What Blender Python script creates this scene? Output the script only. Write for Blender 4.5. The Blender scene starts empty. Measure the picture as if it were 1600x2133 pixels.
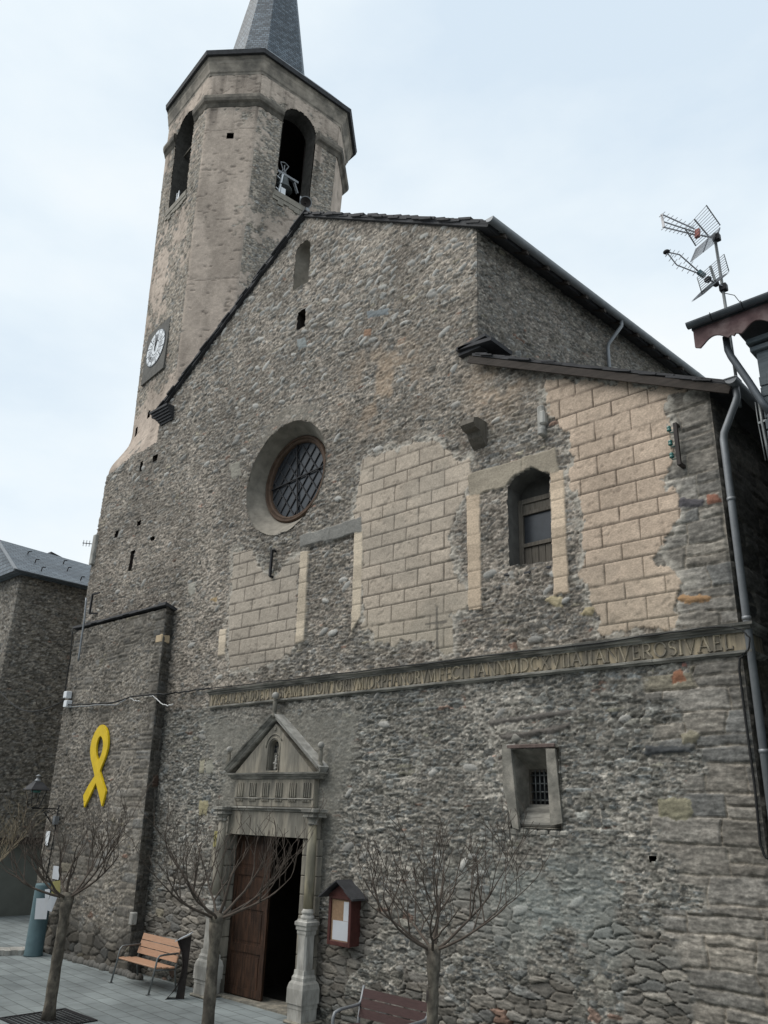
import bpy, math, random
import numpy as np
from mathutils import Vector, Matrix

# ------------------------------------------------------------------ camera, sky, sun, exposure
SC = bpy.context.scene
COL = SC.collection
CAM = dict(f=1679.0, pitch=20.72, roll=1.99, yaw=43.46, loc=(0.0, -10.97, 3.3))

def _axes():
    p, r, y = [math.radians(CAM[k]) for k in ('pitch', 'roll', 'yaw')]
    F = np.array([-math.sin(y)*math.cos(p), math.cos(y)*math.cos(p), math.sin(p)])
    R0 = np.array([math.cos(y), math.sin(y), 0.0]); U0 = np.cross(R0, F)
    R = math.cos(r)*R0 + math.sin(r)*U0; U = -math.sin(r)*R0 + math.cos(r)*U0
    return R, U, F
AX_R, AX_U, AX_F = _axes()
CLOC = np.array(CAM['loc'])

cd = bpy.data.cameras.new('camera'); cam = bpy.data.objects.new('camera', cd); COL.objects.link(cam)
cd.sensor_fit = 'HORIZONTAL'; cd.sensor_width = 36.0; cd.lens = 36.0*CAM['f']/1600.0
cd.clip_start = 0.05; cd.clip_end = 3000
cam.matrix_world = Matrix(((AX_R[0], AX_U[0], -AX_F[0], CLOC[0]), (AX_R[1], AX_U[1], -AX_F[1], CLOC[1]),
                           (AX_R[2], AX_U[2], -AX_F[2], CLOC[2]), (0, 0, 0, 1)))
SC.camera = cam
SC.view_settings.view_transform = 'Standard'; SC.view_settings.look = 'None'
SC.view_settings.exposure = 0.0; SC.view_settings.gamma = 1.0

SUN_EL, SUN_AZ = math.radians(52), math.radians(215)     # azimuth clockwise from +Y: front left of the facade
w = bpy.data.worlds.new('World'); SC.world = w; w.use_nodes = True
nt = w.node_tree; nt.nodes.clear(); L = nt.links.new
out = nt.nodes.new('ShaderNodeOutputWorld'); bg = nt.nodes.new('ShaderNodeBackground')
sky = nt.nodes.new('ShaderNodeTexSky'); sky.sky_type = 'NISHITA'; sky.sun_disc = False
sky.sun_elevation = SUN_EL; sky.sun_rotation = SUN_AZ
tc = nt.nodes.new('ShaderNodeTexCoord')
mp = nt.nodes.new('ShaderNodeMapping'); mp.inputs['Scale'].default_value = (1.0, 1.0, 2.2); mp.inputs['Location'].default_value = (0.3, 1.1, 0.0)
nz = nt.nodes.new('ShaderNodeTexNoise'); nz.inputs['Scale'].default_value = 1.6; nz.inputs['Detail'].default_value = 7; nz.inputs['Roughness'].default_value = 0.5
rp = nt.nodes.new('ShaderNodeValToRGB')
rp.color_ramp.elements[0].position = 0.36; rp.color_ramp.elements[0].color = (7.2, 8.4, 9.5, 1)
rp.color_ramp.elements[1].position = 0.60; rp.color_ramp.elements[1].color = (9.7, 10.2, 10.4, 1)
e = rp.color_ramp.elements.new(0.49); e.color = (8.7, 9.6, 10.2, 1)
mx = nt.nodes.new('ShaderNodeMixRGB'); mx.inputs[0].default_value = 0.93
L(tc.outputs['Generated'], mp.inputs[0]); L(mp.outputs[0], nz.inputs['Vector']); L(nz.outputs['Fac'], rp.inputs[0])
L(sky.outputs[0], mx.inputs[1]); L(rp.outputs[0], mx.inputs[2]); L(mx.outputs[0], bg.inputs['Color'])
bg.inputs['Strength'].default_value = 0.102
L(bg.outputs[0], out.inputs[0])

sl = bpy.data.lights.new('sun', 'SUN'); sl.energy = 2.4; sl.angle = math.radians(50); sl.color = (1.0, 0.96, 0.9)
so = bpy.data.objects.new('sun', sl); COL.objects.link(so)
sd = Vector((math.sin(SUN_AZ)*math.cos(SUN_EL), math.cos(SUN_AZ)*math.cos(SUN_EL), math.sin(SUN_EL)))
so.rotation_euler = sd.to_track_quat('Z', 'Y').to_euler()

# ------------------------------------------------------------------ pixel of the photograph -> point on a real plane
def ray(px, py):
    return AX_F + (px-800)/CAM['f']*AX_R - (py-1066.5)/CAM['f']*AX_U
def atY(px, py, Y=0.0):
    d = ray(px, py); return CLOC + (Y-CLOC[1])/d[1]*d
def atZ(px, py, Z=0.0):
    d = ray(px, py); return CLOC + (Z-CLOC[2])/d[2]*d
def atX(px, py, X=0.0):
    d = ray(px, py); return CLOC + (X-CLOC[0])/d[0]*d
def xz(pts, Y=0.0):
    return [(float(p[0]), float(p[2])) for p in (atY(a, b, Y) for a, b in pts)]

# ------------------------------------------------------------------ object helpers
def tag(o, label=None, cat=None, group=None, kind=None):
    if label: o['label'] = label
    if cat: o['category'] = cat
    if group: o['group'] = group
    if kind: o['kind'] = kind
    return o
def thing(name, label, cat, loc=(0, 0, 0), rz=0.0, group=None):
    o = bpy.data.objects.new(name, None); COL.objects.link(o); o.location = loc; o.rotation_euler = (0, 0, rz)
    o.empty_display_size = 0.2
    return tag(o, label, cat, group)

class MB:
    """collects shapes, builds ONE mesh object; coordinates are world unless origin is given"""
    def __init__(s): s.v = []; s.f = []; s.smooth = []
    def add(s, verts, faces, smooth=False):
        n = len(s.v); s.v += [tuple(map(float, p)) for p in verts]
        s.f += [tuple(i+n for i in f) for f in faces]; s.smooth += [smooth]*len(faces); return s
    def box(s, x0, x1, y0, y1, z0, z1, b=0.0):
        if b > 0:
            b = min(b, abs(x1-x0)*.45, abs(y1-y0)*.45, abs(z1-z0)*.45)
            import itertools
            pts = []
            idx = {}
            for sx in (0, 1):
                for sy in (0, 1):
                    for sz in (0, 1):
                        c = ((x0, x1)[sx], (y0, y1)[sy], (z0, z1)[sz]); d = (1 if sx == 0 else -1, 1 if sy == 0 else -1, 1 if sz == 0 else -1)
                        for ax in range(3):
                            q = [c[i]+(0 if i == ax else d[i]*b) for i in range(3)]
                            idx[(sx, sy, sz, ax)] = len(pts); pts.append(q)
            F = []
            for ax in range(3):
                o = [i for i in range(3) if i != ax]
                for sd_ in (0, 1):
                    cyc = [(0, 0), (1, 0), (1, 1), (0, 1)]; q = []
                    for c in cyc:
                        k = [0, 0, 0]; k[ax] = sd_; k[o[0]] = c[0]; k[o[1]] = c[1]; q.append(idx[(k[0], k[1], k[2], ax)])
                    fl = (sd_ == 0) ^ (ax == 1)
                    F.append(q[::-1] if fl else q)
            for ax in range(3):      # edges along ax
                o = [i for i in range(3) if i != ax]
                for c in ((0, 0), (0, 1), (1, 0), (1, 1)):
                    def K(t, a):
                        k = [0, 0, 0]; k[ax] = t; k[o[0]] = c[0]; k[o[1]] = c[1]; return idx[(k[0], k[1], k[2], a)]
                    F.append([K(0, o[0]), K(1, o[0]), K(1, o[1]), K(0, o[1])])
            for sx in (0, 1):
                for sy in (0, 1):
                    for sz in (0, 1): F.append([idx[(sx, sy, sz, a)] for a in range(3)])
            return s.add(pts, F)
        p = [(x, y, z) for x in (x0, x1) for y in (y0, y1) for z in (z0, z1)]
        return s.add(p, [(0, 1, 3, 2), (4, 6, 7, 5), (0, 4, 5, 1), (2, 3, 7, 6), (0, 2, 6, 4), (1, 5, 7, 3)])
    def obox(s, c, ax, ay, az):     # centre and three half-axis vectors
        c, ax, ay, az = map(np.array, (c, ax, ay, az))
        p = [c+i*ax+j*ay+k*az for i in (-1, 1) for j in (-1, 1) for k in (-1, 1)]
        return s.add(p, [(0, 1, 3, 2), (4, 6, 7, 5), (0, 4, 5, 1), (2, 3, 7, 6), (0, 2, 6, 4), (1, 5, 7, 3)])
    def bar(s, a, b, w, h=None, up=(0, 0, 1)):
        a = np.array(a, float); b = np.array(b, float); h = h or w
        d = b-a; n = np.linalg.norm(d)
        if n < 1e-6: return s
        d /= n; up = np.array(up, float)
        if abs(d@up) > .95: up = np.array((0, 1., 0)) if abs(d[1]) < .9 else np.array((1., 0, 0))
        x = np.cross(d, up); x /= np.linalg.norm(x); y = np.cross(x, d)
        return s.obox((a+b)/2, d*n/2, x*w/2, y*h/2)
    def tube(s, pts, r, n=8, cap=True):
        pts = [np.array(p, float) for p in pts]; m = len(pts)
        rs = r if hasattr(r, '__len__') else [r]*m
        T = []
        for i in range(m):
            d = pts[min(i+1, m-1)]-pts[max(i-1, 0)]; T.append(d/(np.linalg.norm(d)+1e-12))
        up = np.array((0, 0, 1.)) if abs(T[0][2]) < .9 else np.array((1., 0, 0))
        x = np.cross(T[0], up); x /= np.linalg.norm(x); V = []
        for i in range(m):
            x = x-(x@T[i])*T[i]; x /= np.linalg.norm(x)+1e-12; y = np.cross(T[i], x)
            for k in range(n):
                a = 2*math.pi*k/n; V.append(pts[i]+rs[i]*(math.cos(a)*x+math.sin(a)*y))
        F = [(i*n+k, i*n+(k+1) % n, (i+1)*n+(k+1) % n, (i+1)*n+k) for i in range(m-1) for k in range(n)]
        s.add(V, F, True)
        if cap:
            s.f.append(tuple(len(s.v)-len(V)+k for k in range(n))[::-1]); s.smooth.append(False)
            s.f.append(tuple(len(s.v)-n+k for k in range(n))); s.smooth.append(False)
        return s
    def lathe(s, prof, c=(0, 0, 0), n=20, a0=0.0, smooth=True):   # prof [(r,z)] bottom to top
        V = [(c[0]+r*math.cos(a0+2*math.pi*k/n), c[1]+r*math.sin(a0+2*math.pi*k/n), c[2]+z) for r, z in prof for k in range(n)]
        F = [(i*n+k, i*n+(k+1) % n, (i+1)*n+(k+1) % n, (i+1)*n+k) for i in range(len(prof)-1) for k in range(n)]
        F.append(tuple(range(n))[::-1]); F.append(tuple((len(prof)-1)*n+k for k in range(n)))
        return s.add(V, F, smooth)
    def prism(s, poly, p0, p1):     # poly: list of 3D points (planar); swept by vector p1-p0
        d = np.array(p1, float)-np.array(p0, float); n = len(poly)
        V = [np.array(p, float) for p in poly]; V += [p+d for p in V]
        F = [tuple(range(n))[::-1], tuple(range(n, 2*n))]+[(i, (i+1) % n, n+(i+1) % n, n+i) for i in range(n)]
        return s.add(V, F)
    def prism_xz(s, poly, y0, y1): return s.prism([(x, y0, z) for x, z in poly], (0, y0, 0), (0, y1, 0))
    def sphere(s, c, r, n=12, m=8, sc=(1, 1, 1)):
        V = []; F = []
        for i in range(m+1):
            t = math.pi*i/m
            for k in range(n):
                a = 2*math.pi*k/n; V.append((c[0]+sc[0]*r*math.sin(t)*math.cos(a), c[1]+sc[1]*r*math.sin(t)*math.sin(a), c[2]+sc[2]*r*math.cos(t)))
        for i in range(m):
            for k in range(n): F.append((i*n+k, (i+1)*n+k, (i+1)*n+(k+1) % n, i*n+(k+1) % n))
        return s.add(V, F, True)
    def build(s, name, mat, parent=None, label=None, local=True):
        me = bpy.data.meshes.new(name)
        v = np.array(s.v, dtype=np.float64).reshape(-1, 3)
        if parent is not None and local:      # coordinates were given in world space: bring them into the parent's frame
            M = np.array(world_of(parent).inverted()); v = v@M[:3, :3].T+M[:3, 3]
        me.from_pydata([tuple(p) for p in v], [], s.f); me.polygons.foreach_set('use_smooth', s.smooth)
        import bmesh
        bm = bmesh.new(); bm.from_mesh(me); bmesh.ops.recalc_face_normals(bm, faces=bm.faces); bm.to_mesh(me); bm.free()
        me.materials.append(mat); o = bpy.data.objects.new(name, me); COL.objects.link(o)
        if parent is not None: o.parent = parent
        if label: o['label'] = label
        return o
def world_of(o):
    M = Matrix.Translation(o.location) @ o.rotation_euler.to_matrix().to_4x4()
    return world_of(o.parent) @ M if o.parent else M

# ------------------------------------------------------------------ numpy noise
def _h(ix, iy, seed):
    ix = ix.astype(np.int64); iy = iy.astype(np.int64)
    n = (ix*374761393+iy*668265263+seed*1442695041) & 0xffffffff
    n = ((n ^ (n >> 13))*1274126177) & 0xffffffff; n = ((n ^ (n >> 15))*2246822519) & 0xffffffff
    return ((n ^ (n >> 16)) & 0xffffff)/float(0x1000000)
def vn(x, y, seed=0):
    ix = np.floor(x); iy = np.floor(y); fx = x-ix; fy = y-iy
    fx = fx*fx*(3-2*fx); fy = fy*fy*(3-2*fy)
    a = _h(ix, iy, seed); b = _h(ix+1, iy, seed); c = _h(ix, iy+1, seed); d = _h(ix+1, iy+1, seed)
    return (a+(b-a)*fx)*(1-fy)+(c+(d-c)*fx)*fy
def fbm(x, y, seed=0, o=4, g=.5):
    t = 0; a = 1; s = 0
    for i in range(o):
        t = t+a*vn(x*2**i+i*7.3, y*2**i+i*3.1, seed+i); s += a; a *= g
    return t/s
def ss(a, b, x):
    t = np.clip((x-a)/(b-a), 0, 1); return t*t*(3-2*t)
def voro(x, y, seed, jit=.85):
    ix = np.floor(x); iy = np.floor(y)
    f1 = np.full(x.shape, 9.); f2 = np.full(x.shape, 9.); cx = np.zeros(x.shape); cy = np.zeros(x.shape); du = np.zeros(x.shape); dv = np.zeros(x.shape)
    for i in (-1, 0, 1):
        for j in (-1, 0, 1):
            gx = ix+i; gy = iy+j
            px = gx+.5+(_h(gx, gy, seed)-.5)*jit; py = gy+.5+(_h(gx, gy, seed+11)-.5)*jit
            ex = x-px; ey = y-py; d = np.sqrt(ex*ex+ey*ey)
            c = d < f1
            f2 = np.where(c, f1, np.minimum(f2, d)); f1 = np.where(c, d, f1)
            cx = np.where(c, gx, cx); cy = np.where(c, gy, cy); du = np.where(c, ex, du); dv = np.where(c, ey, dv)
    return f1, f2, cx, cy, du, dv

def sdist(poly, X, Z, pad=.5):
    """signed distance (positive inside) to a polygon; far points get -pad"""
    P = np.array(poly); x0, z0 = P.min(0)-pad; x1, z1 = P.max(0)+pad
    out_ = np.full(X.shape, -pad); m = (X > x0) & (X < x1) & (Z > z0) & (Z < z1)
    x = X[m]; z = Z[m]; d = np.full(x.shape, 9.); ins = np.zeros(x.shape, bool); n = len(P)
    for i in range(n):
        ax, az = P[i]; bx, bz = P[(i+1) % n]; ex, ez = bx-ax, bz-az
        t = np.clip(((x-ax)*ex+(z-az)*ez)/(ex*ex+ez*ez+1e-12), 0, 1)
        d = np.minimum(d, np.hypot(x-ax-t*ex, z-az-t*ez))
        if abs(ez) > 1e-9:
            c = ((az > z) != (bz > z)) & (x < (bx-ax)*(z-az)/ez+ax); ins ^= c
    out_[m] = np.where(ins, d, -np.minimum(d, pad)); return out_

# ------------------------------------------------------------------ masonry as real relief
def ridged(x, y, seed, o=3):
    t = 0; a = 1; q = 0
    for i in range(o):
        t = t+a*(1-np.abs(2*vn(x*2**i+i*5.1, y*2**i+i*2.7, seed+i)-1)); q += a; a *= .55
    return t/q
def stone_layer(U, V, sx, sz, seed, hmin=.004, hvar=.030, jit=.85, warp=.30, rnd=.30):
    u = U/sx+warp*(fbm(U/sx*1.3, V/sz*.8, seed+50, 2)-.5)*2; v = V/sz+warp*(fbm(U/sx*.9, V/sz*1.1, seed+60, 2)-.5)*2
    f1, f2, cx, cy, du, dv = voro(u, v, seed, jit); e = f2-f1
    r = [_h(cx, cy, seed+20+k) for k in range(5)]
    e = e+(vn(U*22, V*40, seed+70)-.5)*.10
    prof = ss(0, rnd*.42, e)
    steps = np.floor(dv*(2.5+3*r[4])+r[0]*3)*.004*(r[3]-.3)
    h = (hmin+hvar*r[0]*.95)*prof+(du*(r[1]-.5)+dv*(r[2]-.35))*.030*prof+steps*1.4*prof-.026*(1-prof)
    return h, e, r
def stone_col(r, lo=.10, hi=.27, warm=1.0):
    g = lo+(hi-lo)*r[3]**1.3
    t = (r[1]-.45)*.10*warm
    C = np.stack([g*(1.09+t), g*(1.01+.15*t), g*(.89-t*.8)], -1)
    rust = (r[2] > .992)[..., None]; och = (r[2] < .012)[..., None]; blue = ((r[2] > .62) & (r[2] < .68))[..., None]
    C = np.where(rust, np.stack([g*1.35, g*.9, g*.7], -1), C)
    C = np.where(och, np.stack([g*1.22, g*1.1, g*.85], -1), C)
    C = np.where(blue, np.stack([g*1.02, g*1.0, g*.94], -1), C)
    return C
def rubble(U, V, M, sel, mort=(.235, .208, .180), lo=.10, hi=.26, seed=1, rough=1.0, warm=1.0):
    """M: mortar level (m), sel 0..1 thin slabs -> cobbles"""
    n = fbm(U*1.1, V*1.5, seed+5, 3)
    thr = ss(.35, .65, n*.6+sel*.4+.0)
    hA, eA, rA = stone_layer(U, V, .29, .058, seed+100, warp=.35, hvar=.034)
    hB, eB, rB = stone_layer(U, V, .22, .125, seed+200, rnd=.34, hvar=.030)
    hC, eC, rC = stone_layer(U, V, .15, .036, seed+300, hvar=.022)
    k1 = fbm(U*2.3, V*3.1, seed+7, 2)+(sel-.5)*.35
    pickB = k1 > .62; pickC = (k1 < .44)
    def pk(a, b, c): return np.where(pickB, b, np.where(pickC, c, a))
    h = pk(hA, hB, hC); r = [pk(a, b, c) for a, b, c in zip(rA, rB, rC)]
    seam = np.minimum(np.abs(k1-.62), np.abs(k1-.44)); h = h-.012*(1-ss(0, .012, seam))
    lam = (fbm(U*6+V*2, V*60, seed+31, 2)-.5)*.014+(fbm(U*25, V*40, seed+32, 2)-.5)*.010
    h = h+lam*rough
    C = stone_col(r, lo, hi, warm)*(.74+.52*fbm(U*16, V*55, seed+33, 3))[..., None]
    rg = ridged(U*7+fbm(U*3, V*3, seed+48, 2)*2, V*19, seed+41, 3)
    mo = M+((rg-.62)*.050+(fbm(U*6, V*8, seed+40, 3, .6)-.5)*.030+(fbm(U*34, V*42, seed+44, 2)-.5)*.014)*rough
    pit = ss(.60, .74, fbm(U*13, V*24, seed+49, 2)); mo = mo-.016*pit*rough
    ml = (fbm(U*2.2, V*2.2, seed+45, 3)-.5); gr = fbm(U*30, V*44, seed+46, 2)-.5
    mc = np.array(mort)*(1+.35*ml[..., None]+.75*gr[..., None]*rough)*(1-.30*pit[..., None])*(.72+.45*rg[..., None])
    t = ss(-.0025, .0035, h-mo)[..., None]
    joint = (1-ss(.0, .12, pk(eA, eB, eC)))[..., None]*.50
    C = C*(1-joint)
    H = np.maximum(h, mo); CC = mc*(1-t)+C*t
    g1 = fbm(U*15, V*30, seed+90, 3, .6)-.5; g2 = vn(U*34+V*6, V*50, seed+95)-.5
    CC = CC*np.exp(1.7*g1+.75*g2)[..., None]*.97; return H+g1*.012+g2*.005, CC
def ashlar(U, V, seed=3, rh=.33, bl=.75, lo=.10, hi=.2):
    vv = V/rh+.55*(fbm(U*.5, V*.9, seed+1, 2)-.5)+.10*(vn(U*3, V*3, seed+21)-.5); row = np.floor(vv); fv = vv-row
    off = _h(row, row*0, seed+2)*3; ll = bl*(.6+.9*_h(row, row*0, seed+3))
    uu = U/ll+off+.16*(vn(U*2.5, V*4, seed+4)-.5); c = np.floor(uu); fu = uu-c
    r = [_h(c, row, seed+10+k) for k in range(5)]
    split = (r[4] > .55)&(np.abs(fv-.5) < .9); e2 = np.where(split, np.abs(fv-.35-.3*r[2])*rh, 9.)
    e = np.minimum(np.minimum(np.minimum(fv, 1-fv)*rh, np.minimum(fu, 1-fu)*ll), e2)
    up_ = split & (fv > .35+.3*r[2]); r[0] = np.where(up_, (r[0]*7) % 1, r[0]); r[3] = np.where(up_, (r[3]*5) % 1, r[3])
    prof = ss(-.008, .028, e+.030*(fbm(U*10, V*13, seed+6, 3)-.5))
    h = (.008+.030*r[0])*prof-.014*(1-prof)+(fbm(U*5+V*3, V*40, seed+7, 3)-.5)*.018+(ridged(U*4, V*9, seed+8, 3)-.6)*.024+(fbm(U*14, V*16, seed+22, 2)-.5)*.014
    C = stone_col(r, lo, hi, .5)*(.66+.68*fbm(U*8, V*38, seed+9, 3))[..., None]
    mcol = np.array((.24, .215, .18))*(.6+.8*fbm(U*26, V*30, seed+5, 2))[..., None]
    t = prof[..., None]; CC = C*t+mcol*(1-t); CC = CC*np.exp(1.1*(fbm(U*12, V*26, seed+90, 3, .6)-.5)+.4*(vn(U*34, V*46, seed+95)-.5))[..., None]; return h, CC
def plaster(U, V, col=(.42, .35, .282), seed=9, joints=True):
    ha, hb = .345, .265; per = ha+hb
    k = np.floor(V/per); f = V-k*per; top = f > ha; row = k*2+top; fz = np.where(top, f-ha, f); rh = np.where(top, hb, ha)
    ez = np.minimum(fz, rh-fz); bl = .63
    uu = U/bl+np.where(top, .5, .0)+.25*(_h(k, k*0, seed+1)-.5)*0; c = np.floor(uu); fx = (uu-c)*bl; ex = np.minimum(fx, bl-fx)
    e = np.minimum(ez, ex); wob = (vn(U*6, V*6, seed+3)-.5)*.006
    j = 1-ss(.005, .016, e+wob)
    pit = ss(.66, .80, fbm(U*9, V*12, seed+4, 3)); fine = fbm(U*40, V*40, seed+5, 2)
    h = .040+(fbm(U*3, V*3, seed+6, 3)-.5)*.012+(fine-.5)*.002-pit*.008
    C = np.array(col)*(.86+.28*fbm(U*1.7, V*2.5, seed+7, 4))[..., None]*(1-.18*pit[..., None])*(.93+.14*fine[..., None])
    blockv = (.93+.14*_h(c, row, seed+8)); C = C*blockv[..., None]
    if joints:
        h = h-.016*j; C = C*(1-.66*j[..., None])
        lee = 1-ss(.015, .055, np.where(ez < ex, ez, 9)+wob*3)
        C = C*(1-.16*(lee*fbm(U*7, V*7, seed+12, 2))[..., None])
    gg = fbm(U*16, V*20, seed+31, 3, .6)-.5; fade = ss(.52, .72, fbm(U*1.1, V*1.3, seed+32, 4, .55))
    C = C*np.exp(.40*gg)[..., None]; C = C*(1-.22*fade[..., None])+np.array((.20, .185, .16))*.22*fade[..., None]; h = h-.010*fade+gg*.006
    return h, C

def panel(us, vs, pos, style, keep=None):
    U, V = np.meshgrid(us, vs); H, C = style(U, V)
    if C.shape[-1] == 3: C = np.concatenate([C, np.ones(C.shape[:2]+(1,))], -1)
    P = pos(U, V, H); nv, nu = U.shape
    uc = (U[:-1, :-1]+U[1:, 1:])/2; vc = (V[:-1, :-1]+V[1:, 1:])/2
    k = np.ones(uc.shape, bool) if keep is None else keep(uc, vc)
    I = np.arange(nv*nu).reshape(nv, nu)
    Q = np.stack([I[:-1, :-1][k], I[:-1, 1:][k], I[1:, 1:][k], I[1:, :-1][k]], -1)
    used, inv = np.unique(Q, return_inverse=True)
    return P.reshape(-1, 3)[used], inv.reshape(-1, 4), C.reshape(-1, 4)[used]
def mesh_panels(name, plist, mat, parent=None, label=None, smooth=True):
    V = []; F = []; C = []; n = 0
    for v, f, c in plist: V.append(v); F.append(f+n); C.append(c); n += len(v)
    V = np.concatenate(V); F = np.concatenate(F); C = np.concatenate(C)
    if parent is not None:
        M = np.array(world_of(parent).inverted()); V = V@M[:3, :3].T+M[:3, 3]
    me = bpy.data.meshes.new(name); me.vertices.add(len(V)); me.vertices.foreach_set('co', V.astype(np.float32).ravel())
    me.loops.add(F.size); me.loops.foreach_set('vertex_index', F.astype(np.int32).ravel())
    me.polygons.add(len(F)); me.polygons.foreach_set('loop_start', np.arange(0, F.size, 4, dtype=np.int32))
    me.polygons.foreach_set('use_smooth', np.full(len(F), smooth))
    at = me.color_attributes.new('Col', 'FLOAT_COLOR', 'POINT')
    at.data.foreach_set('color', np.concatenate([np.clip(C[:, :3], .01, .9), C[:, 3:4]], 1).astype(np.float32).ravel())
    me.update(calc_edges=True); me.validate(); me.materials.append(mat)
    o = bpy.data.objects.new(name, me); COL.objects.link(o)
    if parent is not None: o.parent = parent
    if label: o['label'] = label
    return o

# ------------------------------------------------------------------ materials
def mat(name, col, rough=.8, noise=0.25, scale=6.0, bump=.0, bscale=40.0, metal=0.0, attr=False, stretch=(1, 1, 1), col2=None, spec=.3):
    m = bpy.data.materials.new(name); m.use_nodes = True; t = m.node_tree; N = t.nodes; b = N['Principled BSDF']
    b.inputs['Roughness'].default_value = rough; b.inputs['Metallic'].default_value = metal
    b.inputs['Specular IOR Level'].default_value = spec
    g = N.new('ShaderNodeNewGeometry'); mpp = N.new('ShaderNodeMapping'); mpp.inputs['Scale'].default_value = stretch
    t.links.new(g.outputs['Position'], mpp.inputs[0])
    n = N.new('ShaderNodeTexNoise'); n.inputs['Scale'].default_value = scale; n.inputs['Detail'].default_value = 6; n.inputs['Roughness'].default_value = .6
    t.links.new(mpp.outputs[0], n.inputs['Vector'])
    r = N.new('ShaderNodeMapRange'); r.inputs['From Min'].default_value = .25; r.inputs['From Max'].default_value = .75
    r.inputs['To Min'].default_value = 1-noise; r.inputs['To Max'].default_value = 1+noise; t.links.new(n.outputs['Fac'], r.inputs['Value'])
    mixn = N.new('ShaderNodeMixRGB'); mixn.blend_type = 'MULTIPLY'; mixn.inputs[0].default_value = 1
    if attr:
        a = N.new('ShaderNodeAttribute'); a.attribute_name = 'Col'; t.links.new(a.outputs['Color'], mixn.inputs[1])
    elif col2:
        n2 = N.new('ShaderNodeTexNoise'); n2.inputs['Scale'].default_value = scale*.5; n2.inputs['Detail'].default_value = 4
        t.links.new(mpp.outputs[0], n2.inputs['Vector'])
        cr = N.new('ShaderNodeValToRGB'); cr.color_ramp.elements[0].position = .42; cr.color_ramp.elements[1].position = .62
        cr.color_ramp.elements[0].color = (*col, 1); cr.color_ramp.elements[1].color = (*col2, 1)
        t.links.new(n2.outputs['Fac'], cr.inputs[0]); t.links.new(cr.outputs[0], mixn.inputs[1])
    else: mixn.inputs[1].default_value = (*col, 1)
    t.links.new(r.outputs[0], mixn.inputs[2]); t.links.new(mixn.outputs[0], b.inputs['Base Color'])
    if bump:
        n3 = N.new('ShaderNodeTexNoise'); n3.inputs['Scale'].default_value = bscale; n3.inputs['Detail'].default_value = 5; n3.inputs['Roughness'].default_value = .65
        t.links.new(mpp.outputs[0], n3.inputs['Vector'])
        bp = N.new('ShaderNodeBump'); bp.inputs['Strength'].default_value = 1.0; bp.inputs['Distance'].default_value = bump
        if attr:
            ml_ = N.new('ShaderNodeMath'); ml_.operation = 'MULTIPLY'; t.links.new(n3.outputs['Fac'], ml_.inputs[0]); t.links.new(a.outputs['Alpha'], ml_.inputs[1]); t.links.new(ml_.outputs[0], bp.inputs['Height'])
        else: t.links.new(n3.outputs['Fac'], bp.inputs['Height']); t.links.new(bp.outputs[0], b.inputs['Normal'])
    return m
M = {}
M['masonry'] = mat('masonry', (0.2, .2, .2), .92, .30, 30, .022, 26, attr=True, spec=.15, stretch=(1, 1, 1.6))
M['cut_stone'] = mat('cut_stone', (.18, .17, .145), .85, .38, 3.0, .005, 30, stretch=(3, 3, .6), col2=(.27, .245, .20), spec=.2)
M['frieze_stone'] = mat('frieze_stone', (.22, .195, .155), .85, .42, 5.0, .004, 30, stretch=(2.6, 2.6, .35), col2=(.36, .30, .21), spec=.2)
M['moulding'] = mat('moulding', (.17, .165, .148), .85, .40, 3.0, .004, 26, col2=(.32, .305, .27), stretch=(1, 3, 3), spec=.2)
M['pale_stone'] = mat('pale_stone', (.30, .29, .265), .8, .28, 4.0, .004, 28, col2=(.40, .39, .36), stretch=(2, 2, .8), spec=.2)
M["reveal"] = mat("reveal_plaster", (.25, .228, .192), .92, .35, 4, .008, 18)
M['ochre'] = mat('ochre_block', (.46, .36, .24), .9, .18, 5, .003, 40)
M['slate_dark'] = mat('slate_dark', (.045, .045, .048), .75, .35, 5, .006, 25)
M['wood_dark'] = mat('wood_dark', (.045, .036, .030), .8, .4, 3, .004, 20, stretch=(1, 1, 8))
M['wood_grey'] = mat('wood_grey', (.13, .115, .095), .85, .40, 7, .004, 30, stretch=(5, 5, .6))
M['wood_brown'] = mat('wood_brown', (.10, .066, .046), .8, .4, 6, .003, 30)
M['letters'] = mat('raised_letter_stone', (.235, .21, .17), .85, .5, 6.0, .005, 30, col2=(.36, .31, .225), spec=.2)
M['lintel_paint'] = mat('faded_lintel_paint', (.12, .09, .08), .9, .4, 9, .003, 30)
M['jamb_dark'] = mat('dark_jamb', (.075, .070, .062), .95, .4, 5, .012, 18)
M['column'] = mat('column_stone', (.20, .185, .14), .7, .35, 3, .002, 30, stretch=(3, 3, .8), col2=(.33, .29, .20))
M['splay'] = mat('rough_grey_plaster', (.20, .19, .165), .95, .35, 6, .010, 18, col2=(.27, .25, .215))
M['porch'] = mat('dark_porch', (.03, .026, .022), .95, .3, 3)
M['cornice'] = mat('tower_cornice', (.19, .17, .145), .9, .35, 3, .008, 12, col2=(.31, .27, .225))
M['course'] = mat('tower_string_course', (.12, .108, .092), .95, .4, 3, .02, 9, col2=(.20, .175, .145))
M['door_green'] = mat('green_grey_door', (.15, .16, .145), .7, .15, 3)
M['door_wood'] = mat('door_wood', (.035, .021, .015), .5, .5, 5, .003, 40, stretch=(6, 6, .7), col2=(.062, .033, .021))
M['iron'] = mat('iron', (.025, .025, .027), .6, .3, 20, .001, 60, metal=.3)
M['zinc'] = mat('zinc', (.24, .25, .26), .5, .18, 6, .0, metal=.4)
M['zinc_dark'] = mat('zinc_dark', (.085, .095, .105), .5, .25, 6, .0, metal=.4)
M['glass'] = mat('window_glass', (.030, .034, .040), .28, .35, 5, .0, spec=.5)
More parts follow.
